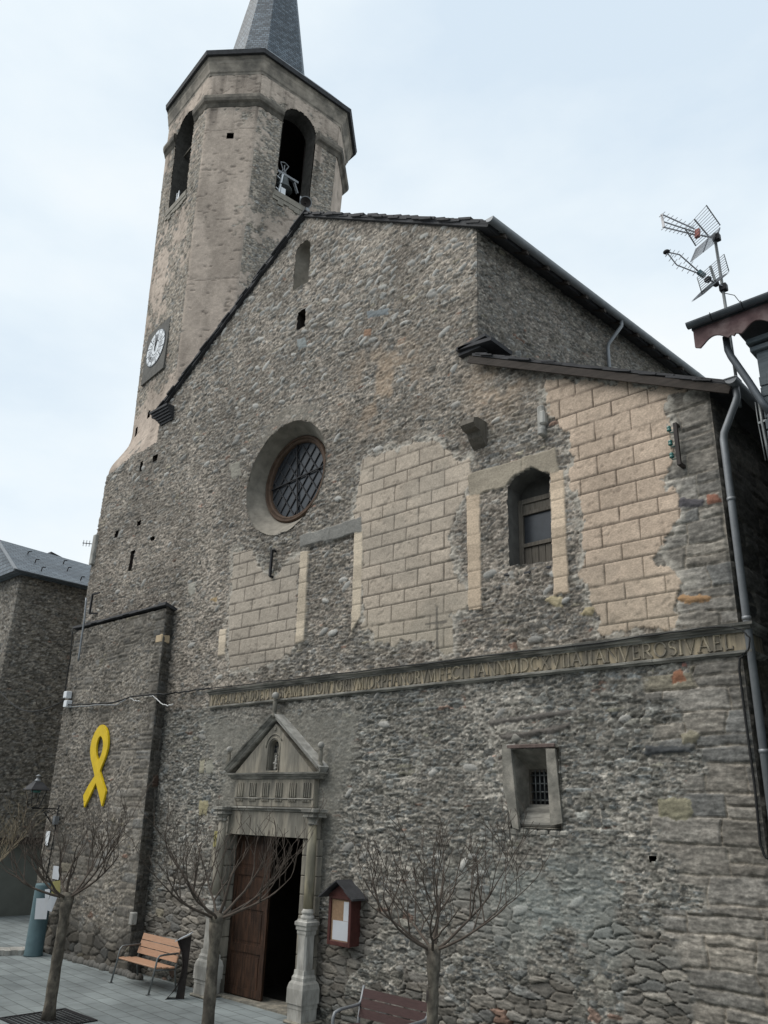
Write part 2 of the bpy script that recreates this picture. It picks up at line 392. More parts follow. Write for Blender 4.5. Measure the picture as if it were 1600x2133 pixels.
M['black'] = mat('passage_shade_black', (.006, .006, .007), .95, .2, 3)  # near black, puts the shade of the side passage into its colour
M['yellow'] = mat('yellow_paint', (.68, .47, .012), .5, .14, 5)
M['red_wood'] = mat('red_paint', (.075, .026, .022), .55, .3, 9, .002, 40)
M['bench_wood'] = mat('bench_slats', (.40, .235, .15), .55, .16, 12, .001, 60, stretch=(.6, 6, 6))
M['bench_red'] = mat('bench_red_slats', (.065, .036, .034), .55, .3, 12, .001, 60, stretch=(.6, 6, 6))
M['steel'] = mat('grey_steel', (.17, .18, .18), .45, .15, 8, metal=.5)
M['bark'] = mat('bark', (.085, .075, .062), .9, .45, 14, .006, 40, stretch=(1, 1, .7), col2=(.14, .125, .10))
M['twig'] = mat('twig_bark', (.085, .068, .055), .85, .35, 12, .0)
M['twig_straw'] = mat('straw_twig', (.23, .19, .13), .85, .3, 12, .0)
M['paper'] = mat('paper', (.50, .52, .55), .8, .06, 4)
M['cork'] = mat('cork_board', (.26, .17, .105), .9, .2, 30)
M['white'] = mat('white_enamel', (.72, .74, .76), .4, .05, 4)
M['teal'] = mat('insulator_glass', (.02, .13, .11), .15, .2, 5, spec=.8)
M['bronze'] = mat('bronze', (.10, .11, .11), .5, .3, 9, .0, metal=.6)
M['corten'] = mat('corten', (.035, .028, .025), .6, .3, 8, .0)
M['alu'] = mat('antenna_metal', (.28, .28, .29), .45, .15, 8, metal=.6)
M['grey_wood'] = mat('painted_grey_wood', (.10, .12, .13), .7, .3, 5, .002, 30, stretch=(1, 6, 6))
M['fascia'] = mat('fascia_paint', (.105, .062, .062), .75, .4, 6, .003, 25, col2=(.15, .11, .105))
M['cable'] = mat('cable', (.02, .02, .02), .7, .1, 8)
M['cable_white'] = mat('white_cable', (.55, .55, .54), .6, .1, 8)
M['post'] = mat('post_paint', (.075, .125, .14), .55, .18, 5, .0)
M['clock_back'] = mat('clock_surround', (.12, .115, .105), .9, .3, 5, .006, 20)
M['coral'] = mat('red_plastic', (.35, .09, .07), .5, .1, 6)
M['yellowed'] = mat('yellow_paper', (.36, .32, .13), .8, .15, 8)

def slate_mat(name, axis, c1, c2, rs=.16, bs=.28):
    m = bpy.data.materials.new(name); m.use_nodes = True; t = m.node_tree; N = t.nodes; b = N['Principled BSDF']
    tcn = N.new('ShaderNodeTexCoord'); uv = N.new('ShaderNodeUVMap'); br = N.new('ShaderNodeTexBrick')
    br.inputs['Scale'].default_value = 1; br.inputs['Brick Width'].default_value = bs; br.inputs['Row Height'].default_value = rs
    br.inputs['Mortar Size'].default_value = .012; br.inputs['Color1'].default_value = (*c1, 1); br.inputs['Color2'].default_value = (*c2, 1)
    br.inputs['Mortar'].default_value = (c1[0]*.15, c1[1]*.15, c1[2]*.15, 1); br.inputs['Bias'].default_value = -.2; br.inputs['Mortar Smooth'].default_value = .3
    nn = N.new('ShaderNodeTexNoise'); nn.inputs['Scale'].default_value = 3.5; nn.inputs['Detail'].default_value = 5
    wr = N.new('ShaderNodeMixRGB'); wr.blend_type = 'ADD'; wr.inputs[0].default_value = .05
    t.links.new(uv.outputs[0], wr.inputs[1]); t.links.new(nn.outputs['Color'], wr.inputs[2]); t.links.new(wr.outputs[0], br.inputs['Vector'])
    mx_ = N.new('ShaderNodeMixRGB'); mx_.blend_type = 'OVERLAY'; mx_.inputs[0].default_value = .55
    t.links.new(br.outputs['Color'], mx_.inputs[1]); t.links.new(nn.outputs['Fac'], mx_.inputs[2]); t.links.new(mx_.outputs[0], b.inputs['Base Color'])
    b.inputs['Roughness'].default_value = .55; b.inputs['Specular IOR Level'].default_value = .4
    bp = N.new('ShaderNodeBump'); bp.inputs['Distance'].default_value = .02; bp.inputs['Strength'].default_value = .8
    inv = N.new('ShaderNodeMath'); inv.operation = 'SUBTRACT'; inv.inputs[0].default_value = 1; t.links.new(br.outputs['Fac'], inv.inputs[1])
    t.links.new(inv.outputs[0], bp.inputs['Height']); t.links.new(bp.outputs[0], b.inputs['Normal'])
    return m
M['slate'] = slate_mat('slate_tiles', 0, (.085, .105, .125), (.15, .175, .20))
M['slate_spire'] = slate_mat('spire_slate_tiles', 0, (.035, .055, .075), (.14, .18, .22), rs=.12, bs=.17)
def add_uv(o, fn):
    """fn(face normal, centre) -> (u axis, v axis) in metres"""
    me = o.data; uvl = me.uv_layers.new(name='UVMap')
    for p in me.polygons:
        nrm = p.normal; zz = Vector((0, 0, 1)); u = zz.cross(nrm)
        u = Vector((1, 0, 0)) if u.length < 1e-3 else u.normalized(); v = nrm.cross(u)
        for li in p.loop_indices:
            c = me.vertices[me.loops[li].vertex_index].co; uvl.data[li].uv = (c.dot(u), c.dot(v))

# ------------------------------------------------------------------ ground
def ground():
    m = bpy.data.materials.new('paving'); m.use_nodes = True; t = m.node_tree; N = t.nodes; b = N['Principled BSDF']
    g = N.new('ShaderNodeNewGeometry'); mpp = N.new('ShaderNodeMapping'); mpp.inputs['Rotation'].default_value = (0, 0, math.radians(4))
    t.links.new(g.outputs['Position'], mpp.inputs[0])
    br = N.new('ShaderNodeTexBrick'); br.inputs['Scale'].default_value = 1; br.inputs['Brick Width'].default_value = .62; br.inputs['Row Height'].default_value = .31
    br.inputs['Mortar Size'].default_value = .010; br.inputs['Color1'].default_value = (.235, .262, .262, 1); br.inputs['Color2'].default_value = (.19, .212, .213, 1)
    br.inputs['Mortar'].default_value = (.11, .12, .12, 1); t.links.new(mpp.outputs[0], br.inputs['Vector'])
    n = N.new('ShaderNodeTexNoise'); n.inputs['Scale'].default_value = .9; n.inputs['Detail'].default_value = 7; n.inputs['Roughness'].default_value = .6; t.links.new(g.outputs['Position'], n.inputs['Vector'])
    r = N.new('ShaderNodeMapRange'); r.inputs['From Min'].default_value = .3; r.inputs['From Max'].default_value = .7; r.inputs['To Min'].default_value = .66; r.inputs['To Max'].default_value = 1.26
    t.links.new(n.outputs['Fac'], r.inputs['Value'])
    x = N.new('ShaderNodeMixRGB'); x.blend_type = 'MULTIPLY'; x.inputs[0].default_value = 1; t.links.new(br.outputs['Color'], x.inputs[1]); t.links.new(r.outputs[0], x.inputs[2])
    t.links.new(x.outputs[0], b.inputs['Base Color']); b.inputs['Roughness'].default_value = .7; b.inputs['Specular IOR Level'].default_value = .25
    bp = N.new('ShaderNodeBump'); bp.inputs['Distance'].default_value = .006; bp.inputs['Strength'].default_value = .7; bp.invert = True
    t.links.new(br.outputs['Fac'], bp.inputs['Height']); t.links.new(bp.outputs[0], b.inputs['Normal'])
    mb = MB(); mb.add([(-600, -600, 0), (600, -600, 0), (600, 600, 0), (-600, 600, 0)], [(0, 1, 2, 3)])
    tag(mb.build('ground', m), kind='structure')
ground()

# ------------------------------------------------------------------ church: facade
church = thing('church', 'old rubble stone church with inscribed frieze, round window and slate roofed gable', 'church', (-13.5, 0, 0))
XL, XN0, XN1, XR = -22.42, -19.65, -8.03, -3.79
def top_line(X):
    n = (fbm(X*1.7, X*0, 77, 3)-.5)
    z = np.where(X < XN0, 13.15+.35*n+.12*(X-XL)*.6, 0)
    z = np.where((X >= XN0) & (X < -13.6), 18.14-.63*(-13.6-X), z)
    z = np.where((X >= -13.6) & (X < XN1), 18.14-.605*(X+13.6), z)
    z = np.where(X >= XN1, 11.52-.497*(X-XN1), z); return z
PL_L = xz([(488, 1152), (524, 1143), (550, 1190), (565, 1205), (583, 1197), (597, 1175), (625, 1158), (619, 1340), (608, 1362), (569, 1383), (524, 1392), (481, 1402), (476, 1306), (484, 1235)])
PL_C = xz([(756, 957), (820, 937), (884, 918), (925, 925), (940, 950), (980, 965), (982, 1005), (960, 1055), (934, 1119), (940, 1156), (962, 1212), (978, 1242), (979, 1272), (944, 1284), (943, 1362), (914, 1368), (910, 1332), (870, 1335), (835, 1329), (827, 1347), (782, 1344), (779, 1314), (758, 1306), (757, 1109), (737, 1077), (745, 1029)])
PL_R = xz([(1136, 792), (1473, 809), (1394, 829), (1399, 914), (1401, 962), (1376, 1002), (1410, 1030), (1416, 1040), (1403, 1112), (1357, 1165), (1434, 1209), (1410, 1244), (1407, 1300), (1259, 1321), (1241, 1272), (1232, 1235), (1211, 1200), (1222, 1147), (1208, 1047), (1184, 990), (1198, 955), (1182, 900), (1143, 865)])
ST = [xz([(629, 1150), (645, 1148), (636, 1336), (618, 1340)]), xz([(741, 1110), (759, 1106), (755, 1284), (734, 1318)]),
      xz([(460, 1312), (475, 1310), (471, 1364), (456, 1367)]), xz([(974, 1035), (1002, 1030), (1006, 1270), (979, 1273)]),
      xz([(1148, 985), (1177, 980), (1188, 1236), (1156, 1240)])]
LINT = [xz([(627, 1117), (756, 1077), (757, 1109), (628, 1142)]), xz([(978, 990), (1105, 950), (1160, 933), (1168, 984), (1147, 989), (1110, 975), (1075, 992), (1055, 1016), (980, 1036)])]
INF = xz([(645, 1142), (741, 1114), (734, 1320), (690, 1350), (636, 1350)])
OC = (-13.6, 10.63, 1.41)
DOOR = (-14.36, -12.04, 0.0, 2.88)
WU = xz([(1057, 1016), (1075, 992), (1110, 975), (1147, 987), (1154, 1170), (1062, 1182)])
WL = (-7.50, -6.62, 3.22, 4.36)
NICHE = (-13.60, .30, 15.95, 17.05)      # x centre, half width, bottom, spring
SLIT = (-20.18, -19.98, 9.5, 10.12)
holes = [(-13.62, -13.30, 14.62, 15.15), (-19.72, -19.50, 12.72, 12.95), (-20.42, -20.26, 12.62, 12.95), (-21.28, -21.10, 10.72, 10.95), (-20.1, -19.88, 10.82, 10.98), (-5.30, -5.20, 2.86, 2.94), (-19.2, -19.02, 7.0+3.2, 10.32)]
cross_poly = [xz([(909, 1265), (914, 1264), (917, 1368), (911, 1369)]), xz([(887, 1298), (934, 1292), (934, 1298), (887, 1304)])]

SPECIAL = [(xz(p), c, h) for p, c, h in (
    ([(417, 1584), (428, 1583), (427, 1611), (416, 1612)], (.27, .25, .19), .03), ([(431, 1584), (447, 1583), (446, 1611), (430, 1612)], (.27, .26, .22), .032),
    ([(417, 1668), (436, 1667), (434, 1697), (415, 1698)], (.28, .25, .16), .03), ([(450, 1545), (455, 1544), (454, 1578), (449, 1578)], (.25, .24, .21), .03),
    ([(1137, 1250), (1150, 1241), (1173, 1243), (1172, 1266), (1160, 1268)], (.34, .29, .19), .05), ([(1206, 1282), (1222, 1264), (1240, 1268), (1236, 1284)], (.30, .25, .16), .045),
    ([(1412, 1247), (1425, 1240), (1488, 1242), (1478, 1255), (1420, 1258)], (.30, .185, .10), .05), ([(1372, 1668), (1400, 1660), (1442, 1664), (1445, 1702), (1410, 1710), (1374, 1698)], (.205, .19, .135), .045),
    ([(1345, 1552), (1436, 1556), (1440, 1570), (1345, 1572)], (.065, .068, .07), .055), ([(1402, 1398), (1428, 1396), (1432, 1420), (1404, 1424)], (.24, .12, .075), .04),
    ([(1418, 1380), (1432, 1378), (1434, 1390), (1420, 1393)], (.22, .11, .09), .035), ([(1421, 1528), (1440, 1522), (1461, 1530), (1450, 1547), (1425, 1547)], (.22, .20, .15), .06),
    ([(1420, 1035), (1470, 1042), (1466, 1056), (1416, 1058)], (.085, .08, .085), .045), ([(1474, 1032), (1500, 1028), (1502, 1046), (1476, 1050)], (.24, .12, .085), .045),
    ([(1040, 1530), (1100, 1522), (1190, 1505), (1195, 1518), (1050, 1545)], (.11, .10, .09), .05), ([(1020, 1500), (1190, 1478), (1192, 1490), (1022, 1512)], (.12, .11, .10), .045),
    ([(1363, 1790), (1374, 1788), (1373, 1802), (1364, 1803)], (.33, .32, .29), .06), ([(478, 968), (500, 960), (505, 990), (484, 1000)], (.25, .235, .2), .03),
    ([(764, 650), (812, 642), (810, 655), (768, 665)], (.17, .185, .19), .03), ([(395, 1215), (410, 1212), (408, 1238), (393, 1240)], (.28, .265, .23), .03),
    ([(760, 688), (776, 684), (774, 700), (758, 703)], (.25, .16, .11), .03), ([(618, 708), (636, 704), (640, 722), (622, 730)], (.22, .235, .23), .03), ([(440, 1250), (455, 1240), (452, 1255)], (.35, .26, .15), .03))]
def facade_style(X, Z):
    n1 = fbm(X*.45, Z*.5, 21, 3)
    gable = ss(13.0, 15.0, Z); left = 1-ss(-19.5, -16.0, X); low = 1-ss(.2, 3.4, Z+1.2*(n1-.5)); under = 1-ss(5.4, 5.6, Z)
    rgt = ss(-9.5, -6.0, X)
    Mo = .013+.014*(n1-.45)*2+.005*gable+.006*left*(1-under*.5)-.012*low-.006*rgt*under
    ne = fbm(X*1.6, Z*1.6, 22, 3)
    # band of open rubble under the oculus and above the frieze
    band = ss(.0, .35, .55-np.abs(Z-6.35-.2*(X+9)*.05))*ss(-14.5, -13, X)
    band = np.maximum(band, sdist(WU, X, Z, 1.3)*.0+np.exp(-((X+6.6)**2/1.6+(Z-9.75)**2/.28)))
    band = np.maximum(band, np.exp(-((X+14.3)**2/1.2+(Z-9.0)**2/.12)))
    Mo = Mo-.016*band+.016*(ss(.5, .62, fbm(X*1.1, Z*1.3, 89, 3))-.4)*under*(1-low)
    sel = .25+.35*gable+.45*low+.15*(1-left)*under+.2*(ne-.5)
    mort = np.array((.208, .182, .154))[None, None]+np.zeros(X.shape+(3,))
    mort = mort*(1+(.45*ss(.42, .62, fbm(X*.9, Z*1.0, 87, 3))-.08)[..., None])*(1+.10*under[..., None])*(1-.06*left[..., None])
    tint = np.array([1.06, 1.0, .92]); warm_patch = ss(.5, .7, fbm(X*.7, Z*.7, 88, 3))*gable*0
    gw = ss(-11.5, -8.5, X)*ss(7.5, 10, Z); mort = mort*(1+.10*gw[..., None]*(tint-.9))
    H, C = rubble(X, Z, Mo, sel, mort=mort, lo=.10, hi=.26, seed=1)
    C = C*np.stack([.97-.17*under, .97-.12*under, .97-.09*under], -1)  # below the frieze the wall's shade is put into a darker colour
    # pale pebbles set in the mortar of the gable
    f1, f2, cx, cy, du, dv = voro(X/.36+.2*vn(X*2, Z*2, 4), Z/.24+.2*vn(X*2, Z*2, 5), 41, .9)
    ra = _h(cx, cy, 61); rb = _h(cx, cy, 62); ang = (_h(cx, cy, 63)-.3)*1.2
    xx = du*.36*np.cos(ang)+dv*.24*np.sin(ang); zz = -du*.36*np.sin(ang)+dv*.24*np.cos(ang)
    rr = np.hypot(xx/(.07+.085*rb), zz/(.032+.035*rb)); on = ra < (.06+.50*ss(12.2, 14.5, Z+.9*(ne-.5)*3)*(1-.0*left)+.10*ss(11.2, 12.5, Z))
    hp = (.020+.030*np.sqrt(np.clip(1-rr**2, 0, 1)))*on*(rr < 1)
    t = (ss(.0, .003, hp-H)*on*(rr < 1))[..., None]
    pc = (.20+.18*_h(cx, cy, 64))[..., None]*np.array((1.03, 1.0, .93)); C = C*(1-t)+pc*t; H = np.maximum(H, hp)
    # squared blocks at the right corner, and at the left corner
    qa, qc = ashlar(X, Z, 3, .34, .80, .125, .205)
    edge = ss(-5.0, -4.8, X+.85*(vn(np.floor(Z/.33)*3.7, Z*0, 5)-.55)+.35*(fbm(X*3, Z*4, 6, 3)-.5))
    t = edge; H = H*(1-t)+qa*t; C = C*(1-t[..., None])+qc*t[..., None]
    # bottom course: bigger stones
    hB, eB, rB = stone_layer(X, Z, .33, .115, 71, rnd=.34, hvar=.036)
    big = ss(.52, .56, fbm(X*1.3, Z*1.6, 72, 3)+.30*(1-ss(.6, 2.3, Z))-.14)*(1-ss(2.0, 2.6, Z))*(1-edge)
    H = H*(1-big)+(hB+(fbm(X*9, Z*30, 73, 3)-.5)*.026)*big; C = C*(1-big[..., None])+stone_col(rB, .11, .23, .5)*((.68+.64*fbm(X*12, Z*36, 74, 3))*(.68+.32*ss(0, .12, eB)))[..., None]*big[..., None]
    # smoother grey render between portal and frieze and a pale smear
    rnd_ = ss(.0, .5, sdist([(-16.2, 5.4), (-10.4, 5.4), (-11.0, 3.4), (-11.2, 1.8), (-14.9, 2.0), (-15.2, 4.0)], X, Z, .6)+.35*(ne-.5))*.7
    Hr = .020+(fbm(X*11, Z*11, 81, 4, .6)-.5)*.022; Cr = np.array((.185, .178, .155))*(.8+.4*fbm(X*6, Z*3, 82, 3))[..., None]
    H = H*(1-rnd_)+np.maximum(Hr, H*.4)*rnd_; C = C*(1-rnd_[..., None])+Cr*rnd_[..., None]
    sm = ss(.52, .66, fbm(X*1.5, Z*1.8, 84, 3)+.25*np.exp(-((X+6.8)**2/2.2+(Z-2.2)**2/.35))-.06)*np.exp(-((X+6.8)**2/2.5+(Z-2.2)**2/.5))
    C = C*(1-.6*sm[..., None])+np.array((.24, .26, .245))*.6*sm[..., None]; H = H*(1-.3*sm)
    # warm lime patch right of the oculus
    wp = np.exp(-((X+10.6)**2/1.0+(Z-12.0)**2/1.6))*ss(.40, .6, fbm(X*2.1, Z*2.1, 85, 3)); wp2 = np.exp(-((X+7.6)**2/.5+(Z-10.9)**2/.35))*ss(.35, .6, fbm(X*2.1, Z*2.1, 86, 3))
    wq = np.maximum(wp, wp2)[..., None]; C = C*(1-.7*wq)+np.array((.33, .25, .18))*.7*wq
    # ragged plaster panels marked out as ashlar, with broken pale lips
    rag = (fbm(X*4.5, Z*4.5, 23, 5, .65)-.5)*.42
    hp_, cp_ = plaster(X, Z)
    hl, cl = plaster(X*1.0+.2, Z+.12, seed=19)
    SMO = np.ones(X.shape)
    dL = sdist(PL_L, X, Z); dC = sdist(PL_C, X, Z); dR = sdist(PL_R, X, Z)
    cp_ = np.where((dR > -.4)[..., None], cp_*np.array((1.10, 1.04, 1.0)), cp_*np.array((.93, .95, .96)))
    greyl = (1-ss(5.6, 7.6, Z+.8*(ne-.5)))[..., None]; cp_ = cp_*(1-greyl*.30)+greyl*.30*np.array((.27, .26, .20))
    cl = cl*np.array((.86, .90, .93)); 
    for d_, hh, cc in ((dL, hl, cl), (dC, hp_, cp_), (dR, hp_, cp_)):
        dd = d_+rag*.75
        lip = (ss(-.20, -.02, dd)*(1-ss(0, .01, dd)))[..., None]*ss(.34, .50, fbm(X*8, Z*8, 24, 2))[..., None]
        C = C*(1-.8*lip)+np.array((.42, .39, .34))*(.7+.5*fbm(X*16, Z*18, 27, 2))[..., None]*.8*lip; H = H+.012*lip[..., 0]
        t = ss(-.006, .008, dd); H = H*(1-t)+hh*t; C = C*(1-t[..., None])+cc*t[..., None]; SMO = SMO*(1-.85*t)
    # rough infill of the walled-up window
    d_ = sdist(INF, X, Z); t = ss(0, .02, d_); H = H*(1-t)+(H-.035)*t
    # ochre window surrounds and slabs of the lintels
    for i, pl in enumerate(ST):
        d_ = sdist(pl, X, Z)+(vn(X*9, Z*9, 91+i)-.5)*.02; t = ss(-.004, .006, d_)
        j = np.abs(((Z+.07*i)/.33) % 1-.5); jj = ss(.47, .49, j)
        hh = .050-.012*jj+(fbm(X*20, Z*20, 92, 2)-.5)*.004
        bl = np.floor((Z+.07*i)/.33+.5); cc = np.array((.50, .40, .30) if i > 2 else (.50, .425, .33))*(.80+.3*_h(bl, bl*0+i, 93)+.12*(fbm(X*5, Z*5, 94, 2)-.5))[..., None]*(1-.45*jj[..., None])
        H = H*(1-t)+hh*t; C = C*(1-t[..., None])+cc*t[..., None]; SMO = SMO*(1-.75*t)
    for i, pl in enumerate(LINT):
        d_ = sdist(pl, X, Z)+(vn(X*7, Z*7, 97+i)-.5)*.03; t = ss(-.004, .006, d_)
        sx_ = -11.9 if i == 0 else -7.1
        crack = 1-ss(.004, .014, np.abs(X-sx_-.12*(Z-9)))
        hh = .055-.02*crack+(fbm(X*10, Z*14, 98, 3)-.5)*.012
        cc = np.array((.19, .185, .17) if i == 0 else (.27, .235, .185))*(.7+.6*fbm(X*2.2, Z*3, 99, 3))[..., None]
        H = H*(1-t)+hh*t; C = C*(1-t[..., None])+cc*t[..., None]
    for pl in cross_poly:
        d_ = sdist(pl, X, Z); t = ss(-.002, .006, d_)[..., None]; C = C*(1-.8*t)+np.array((.12, .11, .095))*.8*t
    for i, (pl, cc, hh) in enumerate(SPECIAL):
        d_ = sdist(pl, X, Z)+(fbm(X*12, Z*14, 151+i, 3)-.5)*.075; t = ss(-.004, .012, d_)
        h1 = hh*(.6+.4*ss(0, .05, d_))+(fbm(X*9, Z*26, 152, 3)-.5)*.018; c1 = np.array(cc)*(.65+.7*fbm(X*9, Z*22, 153, 3))[..., None]
        H = H*(1-t)+h1*t; C = C*(1-t[..., None])+c1*t[..., None]
    # stones on edge around the oculus
    ro = np.hypot(X-OC[0], Z-OC[1]); a = np.arctan2(Z-OC[1], X-OC[0]); seg = np.abs((a*24/math.pi+.3*vn(X*3, Z*3, 8)) % 1-.5)
    vo = (ss(OC[2], OC[2]+.03, ro)*(1-ss(OC[2]+.38, OC[2]+.5, ro+.15*(ne-.5)))*(a > .9)*(a < 2.3)).astype(float)*.8
    C = C*(1-.5*vo[..., None])+(np.array((.21, .195, .165))*(.7+.5*_h(np.floor(a*24/math.pi), X*0, 9))[..., None])*.5*vo[..., None]
    H = H*(1-vo)+vo*(.012+.014*ss(.5, .38, seg))
    # darker tone towards the foot of the wall, and stains
    st = fbm(X*.9, Z*.35, 33, 4); C = C*(.92+.36*st)[..., None]
    foot_tone = (1-ss(0, .9, Z+.5*(ne-.5)))[..., None]; C = C*(1-.22*foot_tone*np.array((1., .93, .95)))
    H = H*ss(0, .05, XR-X)*np.where(Z > 11.45, ss(-.01, .04, XN1-X), 1.0)
    return H, np.concatenate([C, SMO[..., None]], -1)
def in_facade(X, Z):
    k = (X >= XL) & (X <= XR) & (Z <= top_line(X))
    j = .03*(fbm(X*6, Z*6, 66, 3)-.5)
    k &= np.hypot(X-OC[0], Z-OC[1]) > OC[2]-.01+j*1.2
    k &= ~((X > DOOR[0]) & (X < DOOR[1]) & (Z < DOOR[3]))
    k &= ~(sdist(WU, X, Z) > .01+j)
    k &= ~((X > WL[0]) & (X < WL[1]) & (Z > WL[2]) & (Z < WL[3]))
    k &= ~((np.abs(X-NICHE[0]-j) < NICHE[1]) & (Z > NICHE[2]) & (Z < NICHE[3])) & ~((np.hypot(X-NICHE[0], Z-NICHE[3]) < NICHE[1]+j))
    k &= ~((X > SLIT[0]) & (X < SLIT[1]) & (Z > SLIT[2]) & (Z < SLIT[3]))
    for a, b, c, d in holes: k &= ~((X > a+j) & (X < b+j) & (Z > c-j) & (Z < d+j))
    return k
def varspace(a, b, d0, d1):
    n = int(round((b-a)/((d0+d1)/2))); t = np.linspace(0, 1, n+1); x = d0*t+(d1-d0)*t*t/2
    return a+(b-a)*x/x[-1]
us = varspace(XL, XR, .026, .0125); vs = varspace(0.0, 18.16, .0135, .027)
mesh_panels('facade_wall', [panel(us, vs, lambda U, V, H: np.stack([U, -H, V], -1), facade_style, in_facade)], M['masonry'], church)

# side walls
ANG = .078        # the nave flank opens a little outwards
def nave_style(U, V):
    ne = fbm(U*.6, V*.8, 121, 3)
    return rubble(U, V, .010+.02*(ne-.5), .35+ne*.3, mort=(.20, .175, .15), lo=.09, hi=.23, seed=131)
def nave_side(U, V, H): H = H*ss(0, .06, U); return np.stack([XN1+ANG*U+H, U, V], -1)
ps = [panel(varspace(0, 15, .02, .06), np.arange(9.0, 14.95, .028), nave_side, nave_style)]
mesh_panels('nave_side_wall', ps, M['masonry'], church)
ps = [panel(varspace(0, 9, .02, .08), np.arange(0, 9.3, .03), lambda U, V, H: np.stack([XR+H*ss(0, .06, U), U, V], -1), lambda U, V: (lambda r: (r[0], r[1]))(ashlar(U, V, 33, .34, .7, .08, .16)))]
mesh_panels('aisle_side_wall', ps, M['masonry'], church)
b = MB(); b.box(XL, XL+.5, .06, 15, 0, 13.0); b.box(-22.4, -19.6, 14.9, 15, 0, 13.0)
b.build('north_wall', M['reveal'], church)
b = MB(); b.add([(XN0, .06, 0.1), (XN0, 15, .1), (XN0, 15, 14.3), (XN0, .06, 14.3)], [(0, 1, 2, 3)])
b.add([(XN0, 15, 0), (-13.6, 15, 0), (-6.9, 15, 0), (-6.9, 15, 14.5), (-13.6, 15, 18.1), (XN0, 15, 14.3)], [(0, 1, 2, 3, 4, 5)])
b.build('nave_back_wall', M['reveal'], church)
# blocking behind the small holes
for a, c, d, e_ in holes+[SLIT]:
    b = MB(); b.box(a-.06, c+.06, .30, .34, d-.06, e_+.06)
    for q in ((a-.05, a-.03, d-.05, e_+.05), (c+.03, c+.05, d-.05, e_+.05), (a-.05, c+.05, d-.05, d-.03), (a-.05, c+.05, e_+.03, e_+.05)): b.box(q[0], q[1], .0, .30, q[2], q[3])
    b.build('hole_lining', M['wood_dark'], church)

# roofs
def slab_roof(mb, poly, thick):      # poly: 4 corner points of the top surface
    P = [np.array(p, float) for p in poly]; n = np.cross(P[1]-P[0], P[3]-P[0]); n /= np.linalg.norm(n)
    if n[2] < 0: n = -n
    V = P+[p-n*thick for p in P]
    mb.add(V, [(0, 1, 2, 3), (7, 6, 5, 4)]+[(i, (i+1) % 4, 4+(i+1) % 4, 4+i) for i in range(4)])
rnd = random.Random(4)
b = MB()
zr = 18.27
def ragged_edge(mb, A, B, y0, n, tk=.045, layers=3):
    """courses of overlapping slabs whose broken edges show along the verge"""
    A = np.array(A, float); B = np.array(B, float); d = (B-A)/n; nn = np.array((-d[2], 0, d[0])); nn /= np.linalg.norm(nn)
    if nn[2] < 0: nn = -nn
    dn = d/np.linalg.norm(d)
    for l in range(layers):
        for i in range(n):
            c = A+d*(i+.5+.3*(l % 2))+nn*(l*tk*.72-.05); y = y0+rnd.uniform(-.05, .05)+l*.03; hl = np.linalg.norm(d)*.62
            t_ = dn+nn*rnd.uniform(.02, .10)*(-1 if d[2] > 0 else -1)*np.sign(-dn[2])*-1
            mb.obox(c+np.array((0, y+.35-c[1], 0)), t_*hl, (0, .35, 0), nn*tk*rnd.uniform(.35, .6))
slab_roof(b, [(-13.6, -.12, zr), (-19.95, -.12, zr-.63*6.35), (-19.95, 15.2, zr-.63*6.35), (-13.6, 15.2, zr)], .13)
ragged_edge(b, (-13.55, 0, zr), (-19.9, 0, zr-.63*6.3), -.16, 26)
b.build('nave_roof_slope', M['slate_dark'], church)
b = MB()
EX0 = -7.62; EZ0 = zr-.605*(EX0+13.6)-.03
ex15 = EX0+ANG*15.2
slab_roof(b, [(-13.6, -.12, zr+.004), (EX0, -.12, EZ0), (ex15, 15.2, EZ0), (-13.6, 15.2, zr+.004)], .13)
ragged_edge(b, (-13.62, 0, zr), (EX0-.02, 0, EZ0+.02), -.16, 24)
b.build('nave_roof_slope', M['slate_dark'], church)
# eave corbelling of dark slate on the left
b = MB()
for k in range(6):
    b.box(-19.78+.06*k-.04, -18.9, -.30+.045*k, .3, 14.22-.075*k, 14.29-.075*k)
b.build('eave_corbel_slabs', M['slate_dark'], church)
for k in range(20):       # rafters under the flank eave
    b = MB(); y = .3+k*.72; x = XN1+ANG*y
    b.obox((x+.12, y, EZ0-.06+.12), (.36, 0, -.36*.605), (0, .045, 0), (0, 0, .05))
    b.build('rafter_end', M['wood_dark'], church)
# gutter of the nave (half round) with brackets
def gutter(mb, a, b_, r=.085, n=10):
    a = np.array(a, float); b_ = np.array(b_, float); d = b_-a; d /= np.linalg.norm(d); x = np.cross(d, (0, 0, 1.)); x /= np.linalg.norm(x)
    V = []; 
    for rr in (r, r-.008):
        for p in (a, b_):
            for k in range(n+1):
                t_ = math.pi*k/n; V.append(p+x*rr*math.cos(t_)-np.array((0, 0, 1.))*rr*math.sin(t_))
    m = n+1; F = []
    for k in range(n):
        F.append((k, k+1, m+k+1, m+k)); F.append((2*m+k, 3*m+k, 3*m+k+1, 2*m+k+1)); F.append((k, 2*m+k, 2*m+k+1, k+1)); F.append((m+k, m+k+1, 3*m+k+1, 3*m+k))
    F.append((0, m, 3*m, 2*m)); F.append((n, 2*m+n, 3*m+n, m+n)); mb.add(V, F)
GX = EX0+.06; GZ = EZ0-.02
b = MB(); gutter(b, (GX, -.22, GZ), (GX+ANG*15, 15, GZ), .095)
ng = b.build('gutter', M['zinc'], church)
b = MB(); b.add([(GX+.09*math.cos(t), -.224, GZ-.09*math.sin(t)) for t in np.linspace(0, math.pi, 9)], [tuple(range(9))]); b.build('end_cap', M['zinc'], ng)
